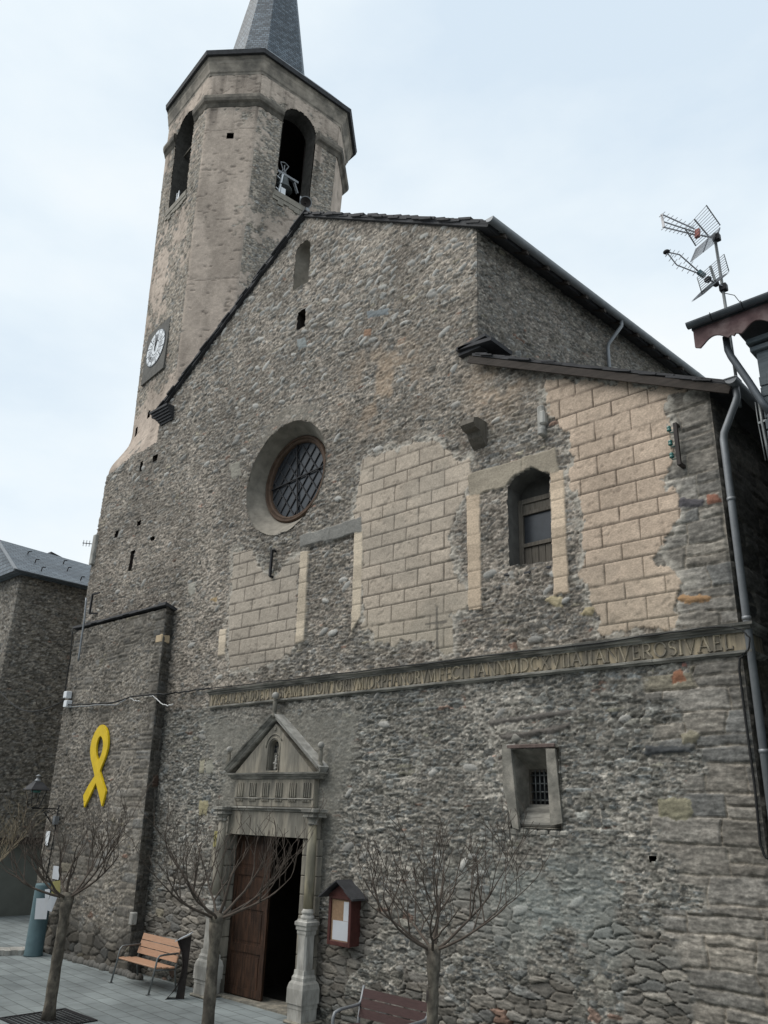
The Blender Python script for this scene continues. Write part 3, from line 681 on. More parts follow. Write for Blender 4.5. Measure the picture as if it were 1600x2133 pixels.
for k in range(18):
    b = MB(); y = .2+k*.8; x = GX+ANG*y
    b.tube([(x+.10*math.cos(t), y, GZ-.10*math.sin(t)) for t in np.linspace(-.1, math.pi+.1, 8)], .008, 4)
    b.build('gutter_bracket', M['zinc'], ng)
b = MB()
p0 = (GX+ANG*4.6, 4.6, GZ-.08); x1 = XN1+ANG*4.6+.10
b.tube([p0, (p0[0], 4.6, p0[2]-.14), (x1+.03, 4.55, p0[2]-.52), (x1, 4.55, p0[2]-.64), (x1, 4.55, 11.3)], .045, 10)
b.build('downpipe', M['zinc'], church)

# aisle roof
b = MB()
AX0, AZ0, AX1 = -8.02, 11.66, -3.42; AZ1 = AZ0-.497*(AX1-AX0)
slab_roof(b, [(AX0, -.20, AZ0), (AX1, -.20, AZ1), (AX1, 9, AZ1), (AX0+.6, 9, AZ0-.2)], .05)
ragged_edge(b, (AX0+.05, 0, AZ0+.02), (AX1-.05, 0, AZ1+.02), -.20, 22, .03, 2)
b.obox((-8.0, .15, 11.86), (.42, 0, -.05), (0, .35, 0), (.01, 0, .035)); b.obox((-8.05, .1, 11.92), (.33, 0, .03), (0, .3, 0), (0, 0, .03))
b.obox((-8.15, .0, 11.80), (.26, 0, .0), (0, .14, 0), (0, 0, .03))
b.build('aisle_roof', M['slate_dark'], church)
b = MB()
d = np.array((AX1-AX0, 0, AZ1-AZ0)); d /= np.linalg.norm(d)
b.obox(((AX0+AX1)/2-.05, -.19, (AZ0+AZ1)/2-.13), d*2.62, (0, .02, 0), np.array((-d[2], 0, d[0]))*.065)
b.build('barge_board', M['wood_dark'], church)
b = MB(); gutter(b, (AX1+.05, -.30, AZ1-.03), (AX1+.05, 9, AZ1-.03), .085)
ag = b.build('gutter', M['zinc'], church)
b = MB(); b.add([(AX1+.05+.083*math.cos(t), -.296, AZ1-.03-.083*math.sin(t)) for t in np.linspace(0, math.pi, 9)], [tuple(range(9))])
b.box(AX1-.05, AX1+.14, -.31, -.10, AZ1-.03, AZ1-.018)
b.build('gutter_end_cap', M['zinc'], ag)
b = MB()
pp = [atX(*q, XR+.10) for q in ((1513, 880), (1521, 916), (1549, 1110), (1569, 1287), (1597, 1450))]
yb = -.04
px_ = XR+.13
b.tube([(AX1+.05, -.12, AZ1-.06), (AX1+.05, -.12, AZ1-.26), (AX1+.02, -.12, AZ1-.34), (px_+.02, yb, AZ1-.72), (px_, yb, AZ1-.82), (px_, yb, 0.1)], .052, 12)
for z in (7.6, 5.9, 4.2, 2.2): b.tube([(px_, yb, z), (px_, yb, z+.05)], .060, 12)
b.build('downpipe', M['zinc'], church)

# oculus: splayed plaster funnel, timber ring and leaded light
def ring(mb, c, prof, n=72, smooth=True):      # prof [(radius, y)]
    V = [(c[0]+r*math.cos(2*math.pi*k/n), y, c[1]+r*math.sin(2*math.pi*k/n)) for r, y in prof for k in range(n)]
    F = [(i*n+k, i*n+(k+1) % n, (i+1)*n+(k+1) % n, (i+1)*n+k) for i in range(len(prof)-1) for k in range(n)]
    mb.add(V, F, smooth)
OI = (-13.78, 10.80)     # centre of the inner ring: worked out from the ring's outline
RI = 1.10; YI = .48
b = MB()
n = 96; V = []
for i, (t, dy) in enumerate(((0, -.035), (0, .0), (.5, .0), (1.0, .0))):
    for k in range(n):
        a = 2*math.pi*k/n; wob = 1+.006*math.sin(a*7)+.004*math.sin(a*13)
        cx = OC[0]*(1-t)+OI[0]*t; cz = OC[1]*(1-t)+OI[1]*t; r = (OC[2]*1.0*wob)*(1-t)+RI*t
        V.append((cx+r*math.cos(a), YI*t+dy, cz+r*math.sin(a)))
b.add(V, [(i*n+k, i*n+(k+1) % n, (i+1)*n+(k+1) % n, (i+1)*n+k) for i in range(3) for k in range(n)], True)
b.build('oculus_reveal', M['reveal'], church)
b = MB(); ring(b, OI, [(RI+.0, YI-.02), (RI-.03, YI-.06), (RI-.07, YI-.06), (RI-.08, YI-.02), (RI-.12, YI-.03), (RI-.15, YI-.01), (RI-.16, YI+.04), (RI-.16, YI+.10)], 72, False)
oc = b.build('oculus_window', M['wood_brown'], church)
b = MB(); b.add([(OI[0]+(RI-.15)*math.cos(2*math.pi*k/48), YI+.07, OI[1]+(RI-.15)*math.sin(2*math.pi*k/48)) for k in range(48)], [tuple(range(48))])
b.build('pane', M['glass'], oc)
b = MB(); R_ = RI-.16
for sgn in (1, -1):
    for k in range(-8, 9):
        o_ = k*.26 if sgn == 1 else k*.30
        if abs(o_) >= R_: continue
        h_ = math.sqrt(R_**2-o_**2); th = math.radians(52 if sgn == 1 else 128); dx, dz = math.cos(th), math.sin(th); nx, nz_ = -dz, dx
        c = (OI[0]+nx*o_, OI[1]+nz_*o_)
        b.bar((c[0]-dx*h_, YI+.055, c[1]-dz*h_), (c[0]+dx*h_, YI+.055, c[1]+dz*h_), .022, .022)
b.build('lead_cames', M['slate_dark'], oc)
b = MB()
b.bar((OI[0]-R_, YI+.03, OI[1]-.05), (OI[0]+R_, YI+.03, OI[1]+.1), .03, .03); b.bar((OI[0]-.1, YI+.035, OI[1]+R_), (OI[0]+.1, YI+.035, OI[1]-R_), .03, .03)
b.build('stay_bars', M['iron'], oc)

# niche in the gable: plastered, curved back
b = MB(); V = []; F = []; n = 14; zz = [NICHE[2]]+list(np.linspace(NICHE[2], NICHE[3], 5))
for z in np.linspace(NICHE[2]-.02, NICHE[3], 6):
    for k in range(n+1):
        t = math.pi*k/n; V.append((NICHE[0]-(NICHE[1]+.02)*math.cos(t), -.01+.46*math.sin(t), z))
for i in range(5):
    for k in range(n): F.append((i*(n+1)+k, i*(n+1)+k+1, (i+1)*(n+1)+k+1, (i+1)*(n+1)+k))
nb = len(V)
for j in range(1, 8):
    ph = math.pi/2*j/7
    for k in range(n+1):
        t = math.pi*k/n; V.append((NICHE[0]-(NICHE[1]+.02)*math.cos(t)*math.cos(ph), -.01+.46*math.sin(t)*math.cos(ph), NICHE[3]+(NICHE[1]+.02)*math.sin(ph)))
for j in range(7):
    a0 = nb-(n+1)+j*(n+1)
    for k in range(n): F.append((a0+k, a0+k+1, a0+n+2+k, a0+n+1+k))
b.add(V, F, True)
b.add([(NICHE[0]-(NICHE[1]+.02)*math.cos(math.pi*k/n), -.01+.46*math.sin(math.pi*k/n), NICHE[2]-.01) for k in range(n+1)], [tuple(range(n+1))])
b.build('niche', M['reveal'], church)

# upper window
b = MB(); pw = WU; n = len(pw); V = []
cx = sum(p[0] for p in pw)/n; cz = sum(p[1] for p in pw)/n
for t, y in ((1.04, -.01), (1.0, .12), (.99, .42)):
    for p in pw: V.append((cx+(p[0]-cx)*t, y, cz+(p[1]-cz)*t))
b.add(V, [(i*n+k, i*n+(k+1) % n, (i+1)*n+(k+1) % n, (i+1)*n+k) for i in range(2) for k in range(n)])
b.add([(-7.6, .44, 7.0), (-6.3, .44, 7.0), (-6.3, .44, 9.1), (-7.6, .44, 9.1)], [(0, 1, 2, 3)])
b.build('window_reveal', M['clock_back'], church)
x0, x1, z0, z1 = -7.42, -6.56, 7.33, 8.62; yw = .30
b = MB()
for q in ((x0, x0+.09, z0, z1), (x1-.09, x1, z0, z1)): b.box(q[0], q[1], yw, yw+.07, q[2], q[3], .004)
for q in ((x0+.09, x1-.09, z1-.09, z1), (x0+.09, x1-.09, z0, z0+.07), (x0+.09, x1-.09, z0+.40, z0+.47), (x0+.09, x1-.09, z1-.30, z1-.24)): b.box(q[0], q[1], yw+.004, yw+.066, q[2], q[3], .004)
uw = b.build('window', M['wood_grey'], church, 'weathered timber window with one pane and a lintel board above')
b = MB(); b.box(x0+.09, x1-.09, yw+.05, yw+.058, z0+.47, z1-.30); b.build('pane', M['glass'], uw)
for k in range(5): b = MB(); b.box(x0+.10+k*.137, x0+.10+k*.137+.128, yw+.035, yw+.055, z0+.07, z0+.40, .004); b.build('board', M['wood_grey'], uw)
b = MB(); b.box(x0+.09, x1-.09, yw+.03, yw+.05, z1-.24, z1-.09); b.build('top_panel', M['wood_grey'], uw)
b = MB(); b.box(x0-.05, x1+.05, .10, .40, z0-.10, z0-.005, .01)
for k in range(5): b.box(x0-.1+k*.2, x0+.02+k*.2, -.04+.03*(k % 2), .14, z0-.16-.02*(k % 3), z0-.11-.02*(k % 3), .01)
b.build('window_sill', M['slate_dark'], uw)

# low barred window in a deep plastered splay
b = MB(); o4 = [(WL[0], WL[2]), (WL[1], WL[2]), (WL[1], WL[3]), (WL[0], WL[3])]; i4 = [(-7.30, 3.52), (-6.93, 3.52), (-6.93, 4.09), (-7.30, 4.09)]
i4 = [(-7.42, 3.53), (-7.02, 3.53), (-7.02, 4.08), (-7.42, 4.08)]
V = [(x-.03*(1 if x > -7 else -1)*-1, -.05, z) for x, z in o4]+[(x, .04, z) for x, z in o4]+[(x, .40, z) for x, z in i4]+[(x, .60, z) for x, z in i4]
b.add(V, [(i*4+k, i*4+(k+1) % 4, (i+1)*4+(k+1) % 4, (i+1)*4+k) for i in range(3) for k in range(4)])
b.build('splayed_reveal', M['splay'], church)
b = MB()
yy = -.052; fr = [xz([(1050, 1548), (1068, 1560), (1085, 1728), (1072, 1724), (1052, 1640)]), xz([(1141, 1560), (1160, 1560), (1176, 1715), (1151, 1720)])]
for p in fr: b.prism_xz(p, yy-.006, .0)
b.build('plaster_border', M['splay'], church)
b = MB(); b.box(-7.52, -6.66, -.06, .10, 4.36, 4.42, .01); b.build('lintel_board', M['lintel_paint'], church, 'faded reddish board over the low barred window')
b = MB(); rs = random.Random(8); b.sphere((-7.36, -.02, 4.52), .075, 12, 8, (1.2, .6, 1)); b.build('lintel_stone', M['moulding'], church)
for k in range(6): b = MB(); b.box(-7.5+k*.17, -7.36+k*.17, -.05, .02, 3.10+.01*(k % 2), 3.21, .03); b.build('sill_stone', M['moulding'], church)

b = MB(); b.box(-17.15, -17.02, -.44, -.30, .95, 1.2, .02); b.build('pale_quoin', M['pale_stone'], church)
bw = MB(); bw.box(-7.42, -7.38, .40, .46, 3.53, 4.08); bw.box(-7.06, -7.02, .40, .46, 3.53, 4.08); bw.box(-7.38, -7.06, .402, .458, 4.04, 4.08); bw.box(-7.38, -7.06, .402, .458, 3.53, 3.56)
bwo = bw.build('window', M['wood_grey'], church, 'small dark window behind an iron grille')
b = MB(); b.box(-7.38, -7.06, .455, .462, 3.56, 4.04); b.build('pane', M['glass'], bwo)
b = MB()
for k in range(3): x = -7.38+.32*(k+1)/4; b.tube([(x, .40, 3.54), (x, .40, 4.07)], .013, 6)
for k in range(4): z = 3.56+.49*(k+.5)/4; b.tube([(-7.40, .41, z), (-7.04, .41, z)], .013, 6)
b.build('grille', M['steel'], bwo)
b = MB(); b.prism([(-7.47, .04, 3.24), (-6.66, .04, 3.24), (-7.03, .40, 3.53), (-7.41, .40, 3.53)], (0, 0, 0), (0, -.01, .03)); b.build('sloping_sill', M['moulding'], church)

# ------------------------------------------------------------------ inscribed frieze
FX0, FX1 = -15.62, -3.72
def mould(mb, x0, x1, prof, z0, ret=True):      # prof: (projection, height)
    V = [(x0, -p, z0+h) for p, h in prof]+[(x1+(p if ret else 0), -p, z0+h) for p, h in prof]; n = len(prof)
    F = [(i, i+1, n+i+1, n+i) for i in range(n-1)]+[tuple(range(n)), tuple(range(2*n-1, n-1, -1))]
    if ret:
        V += [(x1+p, .5, z0+h) for p, h in prof]; F += [(n+i, n+i+1, 2*n+i+1, 2*n+i) for i in range(n-1)]
    mb.add(V, F)
cuts = [FX0, -14.3, -13.0, -11.55, -10.1, -8.75, -7.5, -6.2, -5.1, FX1]
b = MB()
pt = [(-.02, 0), (.075, 0), (.085, .03), (.115, .035), (.12, .065), (.155, .075), (.165, .11), (.03, .135), (-.02, .135)]
for i in range(9):
    o_ = rnd.uniform(-.008, .008)
    mould(b, cuts[i]+.004, cuts[i+1]-.004, [(p+(o_ if p > 0 else 0), h) for p, h in pt], 5.745, i == 8)
b.build('frieze_cornice', M['moulding'], church)
b = MB(); pb = [(-.02, 0), (.05, 0), (.07, .02), (.095, .025), (.10, .055), (.05, .07), (-.02, .07)]
for i in range(9):
    o_ = rnd.uniform(-.006, .006)
    mould(b, cuts[i]+.10, cuts[i+1]+.096 if i < 8 else FX1, [(p+(o_ if p > 0 else 0), h) for p, h in pb], 5.445, i == 8)
b.build('frieze_string', M['moulding'], church)
b = MB(); mould(b, FX0+.02, FX1-.01, [(-.02, 0), (.052, 0), (.052, .24), (-.02, .24)], 5.51, True); b.build('frieze_panel', M['frieze_stone'], church)
T_, K_ = .17, .09      # thick and thin strokes
def arc(cx, cy, rx, ry, a0, a1, w, n=14):
    P = []
    for k in range(n):
        t0 = math.radians(a0+(a1-a0)*k/n); t1 = math.radians(a0+(a1-a0)*(k+1)/n)
        P.append((cx+rx*math.cos(t0), cy+ry*math.sin(t0), cx+rx*math.cos(t1), cy+ry*math.sin(t1), w))
    return P
def sf(x, y, w=.26): return (x-w/2, y, x+w/2, y, .06)
G = {
 'V': (.82, [(.08, 1, .41, 0, T_), (.41, 0, .74, 1, K_), sf(.08, .97), sf(.74, .97)]),
 'R': (.78, [(.16, 0, .16, 1, T_), (.16, .96, .40, .96, K_), (.16, .48, .42, .48, K_), (.38, .48, .72, .03, T_), sf(.16, .03)]+arc(.40, .72, .22, .24, -90, 90, .14)),
 'G': (.82, arc(.43, .5, .34, .47, 40, 320, .15)+[(.70, .05, .70, .45, .14), sf(.70, .45)]),
 'E': (.62, [(.16, 0, .16, 1, T_), (.16, .96, .55, .96, K_), (.16, .5, .46, .5, K_), (.16, .04, .58, .04, K_), (.55, .82, .55, 1, .06), (.58, 0, .58, .18, .06)]),
 'L': (.60, [(.16, 0, .16, 1, T_), (.16, .04, .56, .04, K_), (.56, 0, .56, .2, .06), sf(.16, .97)]),
 'N': (.86, [(.12, 0, .12, 1, K_), (.12, 1, .74, 0, T_), (.74, 0, .74, 1, K_), sf(.10, .03), sf(.10, .97), sf(.76, .97)]),
 'S': (.58, arc(.30, .74, .20, .22, 30, 270, .13)+arc(.30, .27, .22, .24, -150, 90, .13)),
 'A': (.82, [(.06, 0, .40, 1, K_), (.40, 1, .74, 0, T_), (.20, .36, .60, .36, K_), sf(.08, .03), sf(.74, .03)]),
 'D': (.84, [(.16, 0, .16, 1, T_)]+arc(.30, .5, .44, .46, -90, 90, .15)+[(.16, .96, .32, .96, K_), (.16, .04, .32, .04, K_)]),
 'I': (.32, [(.16, 0, .16, 1, T_), sf(.16, .03), sf(.16, .97)]),
 'C': (.78, arc(.43, .5, .34, .47, 45, 315, .15)),
 'T': (.74, [(.37, 0, .37, 1, T_), (.06, .96, .68, .96, K_), sf(.37, .03), (.06, .8, .06, 1, .06), (.68, .8, .68, 1, .06)]),
 'O': (.92, arc(.46, .5, .38, .47, 0, 360, .15, 22)),
 'M': (1.0, [(.10, 0, .16, 1, K_), (.16, 1, .50, .05, T_), (.50, .05, .84, 1, K_), (.84, 1, .90, 0, T_), sf(.10, .03), sf(.90, .03)]),
 'P': (.70, [(.16, 0, .16, 1, T_), (.16, .96, .40, .96, K_), (.16, .46, .42, .46, K_), sf(.16, .03)]+arc(.40, .71, .23, .25, -90, 90, .14)),
 'H': (.86, [(.14, 0, .14, 1, T_), (.72, 0, .72, 1, T_), (.14, .5, .72, .5, K_), sf(.14, .03), sf(.14, .97), sf(.72, .03), sf(.72, .97)]),
 'F': (.60, [(.16, 0, .16, 1, T_), (.16, .96, .55, .96, K_), (.16, .5, .46, .5, K_), (.55, .82, .55, 1, .06), sf(.16, .03)]),
 'X': (.80, [(.08, 1, .72, 0, T_), (.08, 0, .72, 1, K_), sf(.08, .03), sf(.72, .97), sf(.08, .97), sf(.72, .03)]),
 'J': (.42, [(.26, .1, .26, 1, T_), (.26, .1, .06, -.05, K_), sf(.26, .97)]),
 'Q': (.94, arc(.46, .5, .38, .47, 0, 360, .15, 22)+[(.5, .15, .9, -.12, K_)]),
 ' ': (.10, []),
}
def inscription(mb, text, x0, x1, z0, h, y, depth):
    tot = sum(G[c][0]+.07 for c in text); s = (x1-x0)/tot; x = x0
    for c in text:
        wd, st = G[c]
        for i, (a, b_, c_, d_, w_) in enumerate(st):
            p = np.array((x+a*s, y, z0+b_*h)); q = np.array((x+c_*s, y, z0+d_*h)); dd = q-p; ln = np.linalg.norm(dd); dd /= ln
            e_ = w_*h*.22
            nrm = np.array((-dd[2], 0, dd[0]))*w_*h*.5; yo = np.array((0, -.0006*(i % 7), 0))
            p = p-dd*e_+yo; q = q+dd*e_+yo; dp = np.array((0, -depth, 0)); ins = .55
            V = [p-nrm, q-nrm, q+nrm, p+nrm, p-nrm*ins+dp, q-nrm*ins+dp, q+nrm*ins+dp, p+nrm*ins+dp]
            mb.add(V, [(4, 5, 6, 7), (0, 1, 5, 4), (1, 2, 6, 5), (2, 3, 7, 6), (3, 0, 4, 7)])
        x += (wd+.07)*s
b = MB()
inscription(b, 'VRGELLENSADDEICVLSRAMETIIADIVTORIVM IORPHANORVM', -15.52, -8.95, 5.532, .212, -.050, .022)
inscription(b, 'FECITIANNMDCXVIIAJIANVEROSIVAEL', -8.90, -3.85, 5.532, .212, -.050, .022)
b.build('inscription', M['letters'], church)

# ------------------------------------------------------------------ portal
b = MB()
PX0, PX1 = -14.23, -11.80
b.box(PX0-.10, PX1+.10, -.16, .05, 2.88, 3.33, .006)
b.box(PX0+.02, PX1-.02, -.15, .05, 3.42, 3.93, .006)
por = b.build('portal', M['cut_stone'], church)
def hm(name, prof, z0, x0, x1, mat_=M['moulding'], par=por):
    bb = MB(); n = len(prof)
    V = [(x0-p, -p, z0+h) for p, h in prof]+[(x1+p, -p, z0+h) for p, h in prof]+[(x0-p, .02, z0+h) for p, h in prof]+[(x1+p, .02, z0+h) for p, h in prof]
    F = [(i, i+1, n+i+1, n+i) for i in range(n-1)]+[(2*n+i, i, i+1, 2*n+i+1)[::-1] for i in range(n-1)]+[(n+i, 3*n+i, 3*n+i+1, n+i+1) for i in range(n-1)]
    F += [(0, n, 3*n, 2*n), (n-1, 2*n+n-1, 3*n+n-1, 2*n-1)]
    bb.add(V, F); return bb.build(name, mat_, par)
hm('architrave', [(.16, 0), (.19, .015), (.19, .04), (.23, .055), (.23, .085)], 3.33, PX0+.16, PX1-.14)
hm('cornice', [(.16, 0), (.18, .02), (.19, .045), (.22, .055), (.23, .08), (.26, .09), (.27, .12)], 3.93, PX0+.05, PX1-.05)
for k in range(6):
    b = MB(); xc = PX0+.20+k*(PX1-PX0-.40)/5
    for j in range(4): b.box(xc-.10+j*.056, xc-.10+j*.056+.032, -.182, -.149, 3.60, 3.86, .004)
    for j in range(5): b.box(xc-.105+j*.046, xc-.105+j*.046+.026, -.176, -.149, 3.515, 3.555, .003)
    b.build('triglyph', M['cut_stone'], por)
b = MB(); b.box(PX0+.02, PX1-.02, -.172, -.146, 3.565, 3.583); b.build('fillet', M['moulding'], por)
# pediment
px0, px1, pz0, pzt = -14.47, -11.66, 4.06, 5.10; pc = -13.06
NW = (pc, .145, 4.12, 4.54)
b = MB()
hw = NW[1]; ar = [(pc+hw*math.cos(t), NW[3]+hw*math.sin(t)) for t in np.linspace(0, math.pi, 12)]
outer = [(px0+.22, 4.05), (px1-.22, 4.05), (pc, 4.98)]
# tympanum with an arched opening: two halves
b.prism_xz([(px0+.2, 4.05), (pc-hw, 4.05)]+[(x, z) for x, z in ar[::-1][:7] if x <= pc+1e-6]+[(pc, NW[3]+hw), (pc, 5.0)], -.15, .03)
b.prism_xz([(pc+hw, 4.05), (px1-.2, 4.05), (pc, 5.0), (pc, NW[3]+hw)]+[(x, z) for x, z in ar[::-1][6:] if x > pc+1e-6], -.151, .03)
b.build('tympanum', M['cut_stone'], por)
b = MB(); b.box(pc-hw-.02, pc+hw+.02, -.02, -.01, 4.05, 4.75); b.build('niche_glass', M['glass'], por)
b = MB()
arr = [(pc+(hw+.035)*math.cos(t), -.15, NW[3]+(hw+.035)*math.sin(t)) for t in np.linspace(0, math.pi, 14)]
b.tube([(pc+hw+.035, -.15, 4.10)]+arr+[(pc-hw-.035, -.15, 4.10)], .020, 6)
ar2 = [(pc+(hw+.11)*math.cos(t), -.15, NW[3]+(hw+.11)*math.sin(t)) for t in np.linspace(.5, math.pi, 14)]
b.tube(ar2, .020, 6); b.box(pc-.03, pc+.03, -.175, -.14, 4.86, 4.93, .01)
b.box(pc-hw-.04, pc+hw+.04, -.17, -.02, 4.055, 4.09, .006)
b.build('niche_moulding', M['cut_stone'], por)
b = MB(); fr_ = random.Random(2)
b.lathe([(.035, 0), (.03, .05), (.022, .10), (.03, .16), (.02, .24), (.012, .26)], (pc-.01, -.07, 4.09), 10)
b.sphere((pc-.01, -.07, 4.37), .022, 8, 6)
for k in range(7): b.sphere((pc+fr_.uniform(-.09, .09), -.08+fr_.uniform(-.02, .02), 4.12+fr_.uniform(0, .16)), .022, 6, 5)
tag(b.build('niche_flowers', M['pale_stone']), 'small pale figure with flowers inside the arched niche over the church door', 'statuette')
def raking(mb, a, b_, prof):
    a = np.array((a[0], 0, a[1])); b_ = np.array((b_[0], 0, b_[1])); d = b_-a; d /= np.linalg.norm(d); nn = np.array((-d[2], 0, d[0]))
    if nn[2] < 0: nn = -nn
    n = len(prof); V = []
    for p in (a, b_):
        for pr_, h in prof: V.append(p+nn*h+np.array((0, -pr_, 0)))
    mb.add(V, [(i, i+1, n+i+1, n+i) for i in range(n-1)]+[tuple(range(n)), tuple(range(n, 2*n))])
rp_ = [(-.02, -.02), (.16, -.02), (.19, .0), (.19, .02), (.22, .04), (.23, .07), (.26, .075), (.27, .10), (-.02, .115)]
b = MB(); raking(b, (px0-.02, pz0+.0), (pc, pzt), rp_); b.build('raking_cornice', M['moulding'], por)
b = MB(); raking(b, (px1+.02, pz0+.0), (pc, pzt), [(p-.003, h-.002) for p, h in rp_]); b.build('raking_cornice', M['pale_stone'], por)
for (x, z, s_) in ((-14.50, 4.22, 1.0), (-11.66, 4.22, 1.0), (pc-.06, 5.20, 1.15)):
    b = MB(); b.lathe([(.055*s_, -.1), (.06*s_, -.02), (.035*s_, .0), (.042*s_, .03), (.040*s_, .2*s_), (.028*s_, .23*s_), (.045*s_, .245*s_), (.03*s_, .26*s_)], (x, -.17, z), 12)
    fo = b.build('finial', M['cut_stone'], por); bb = MB(); bb.sphere((x, -.17, z+.26*s_+.055*s_), .065*s_, 14, 10); bb.build('finial_ball', M['pale_stone'], fo)
# columns on pedestals
PF = .66
def column(xc, yc, lbl):
    bb = MB(); r = .088
    bb.lathe([(r*1.02, 1.74), (r*1.06, 2.2), (r, 2.6), (r*.86, 3.14)], (xc, yc, 0), 20)
    o = bb.build('column', M['column'] if xc > -12 else M['cut_stone'], por, lbl)
    bb = MB(); bb.lathe([(r*.88, 3.12), (r*1.12, 3.13), (r*1.12, 3.15), (r*.95, 3.16), (r*1.0, 3.20), (r*1.35, 3.23), (r*1.4, 3.25)], (xc, yc, 0), 16)
    bb.box(xc-.15, xc+.15, yc-.15, yc+.20, 3.25, 3.285, .006); bb.box(xc-.125, xc+.125, yc-.125, yc+.2, 3.285, 3.33, .004); bb.box(xc-.17, xc+.17, yc-.17, yc+.2, 3.332, 3.40, .01)
    bb.build('capital', M['moulding'], o)
    bb = MB(); bb.lathe([(.118, 1.58), (.124, 1.60), (.12, 1.63), (.10, 1.645), (.098, 1.665), (.112, 1.68), (.112, 1.70), (.095, 1.72), (.09, 1.745)], (xc, yc, 0), 20)
    bb.build('column_base', M['pale_stone'], o)
    bb = MB(); rt = math.sqrt(2)
    def sq(p): bb.lathe([(a*rt*PF, z) for a, z in p], (xc, yc, 0), 4, math.pi/4, False)
    sq([(.165, 1.33), (.18, 1.36), (.18, 1.40), (.205, 1.42), (.205, 1.47), (.235, 1.49), (.235, 1.54), (.19, 1.56), (.18, 1.583)])
    a_ = .168*PF; c_ = .045*PF
    for z0_, z1_ in ((.80, 1.33),):
        oct_ = [(a_, -a_+c_), (a_, a_-c_), (a_-c_, a_), (-a_+c_, a_), (-a_, a_-c_), (-a_, -a_+c_), (-a_+c_, -a_), (a_-c_, -a_)]
        bb.prism([(xc+x, yc+y, z0_) for x, y in oct_], (0, 0, z0_), (0, 0, z1_))
    sq([(.30, .30), (.30, .52), (.27, .60), (.225, .64), (.225, .69), (.19, .73), (.185, .80)])
    sq([(.265, .0), (.265, .22), (.275, .23), (.275, .298)])
    bb.build('pedestal', M['pale_stone'], o)
    bb = MB(); bb.box(xc-.24, xc+.24, yc-.22, yc+.3, 0, .05, .02); bb.build('plinth_slab', M['cut_stone'], o)
column(-11.65, -.27, 'dirty ochre column right of the door'); column(-14.37, -.27, None)
# jambs of squared blocks
b = MB(); z = 0.0
for k in range(9):
    h = (.33, .30, .36, .31, .34, .29, .35, .30, .29)[k]; z1_ = min(z+h, 2.878); o_ = .02*(k % 2)
    b.box(-14.36-.30-o_, -14.32, -.15, .30, z+.004, z1_-.004, .018)
    z = z1_
b.build('door_jamb', M['cut_stone'], por)
b = MB(); z = 0.0
for k in range(9):
    h = (.31, .34, .32, .35, .29, .33, .31, .34, .3)[k]; z1_ = min(z+h, 2.878)
    b.box(-12.07, -11.62, -.12, .30, z+.004, z1_-.004, .012); z = z1_
b.build('door_jamb', M['cut_stone'], por)
b = MB(); b.box(-14.36, -12.05, -.14, .30, 2.882, 2.95); b.build('door_lintel', M['cut_stone'], por)
b = MB(); b.box(-14.36, -12.05, -.10, .5, 0, .03); b.build('threshold', M['cut_stone'], por)
# porch space behind the door
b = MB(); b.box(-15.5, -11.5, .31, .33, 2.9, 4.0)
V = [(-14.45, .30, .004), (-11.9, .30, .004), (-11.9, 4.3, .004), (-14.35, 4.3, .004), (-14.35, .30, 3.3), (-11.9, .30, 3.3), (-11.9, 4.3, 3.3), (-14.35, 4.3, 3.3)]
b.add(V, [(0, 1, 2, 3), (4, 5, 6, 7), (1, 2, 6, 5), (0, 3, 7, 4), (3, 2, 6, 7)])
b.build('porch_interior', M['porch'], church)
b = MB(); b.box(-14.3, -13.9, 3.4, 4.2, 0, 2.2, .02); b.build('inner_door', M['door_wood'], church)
# door leaf, opened inwards
hinge = np.array((-14.30, .13, 0)); tip = atZ(571, 1746, 2.84); 
dl = tip-hinge; dl[2] = 0; LW = float(min(1.25, max(.95, np.linalg.norm(dl)))); dl /= np.linalg.norm(dl); nl = np.array((dl[1], -dl[0], 0))
b = MB(); up = np.array((0, 0, 1.))
b.obox(hinge+dl*LW/2+up*1.45, dl*LW/2, nl*.018, up*1.40)
zs = [.05, .85, 1.60, 2.20, 2.85]
for a, w_ in ((.05, .05), (LW-.05, .05)): b.obox(hinge+dl*a+up*1.45+nl*.012, dl*w_, nl*.024, up*1.40)
for z in zs: b.obox(hinge+dl*LW/2+up*(min(max(z, .12), 2.78))+nl*.012, dl*(LW/2-.10), nl*.024, up*.068)
for i in range(4):
    zc = (zs[i]+zs[i+1])/2; hh = (zs[i+1]-zs[i])/2-.13
    b.obox(hinge+dl*LW/2+up*zc+nl*.008, dl*(LW/2-.16), nl*.020, up*hh)
b.build('door', M['door_wood'], church, 'panelled brown door leaf standing open')

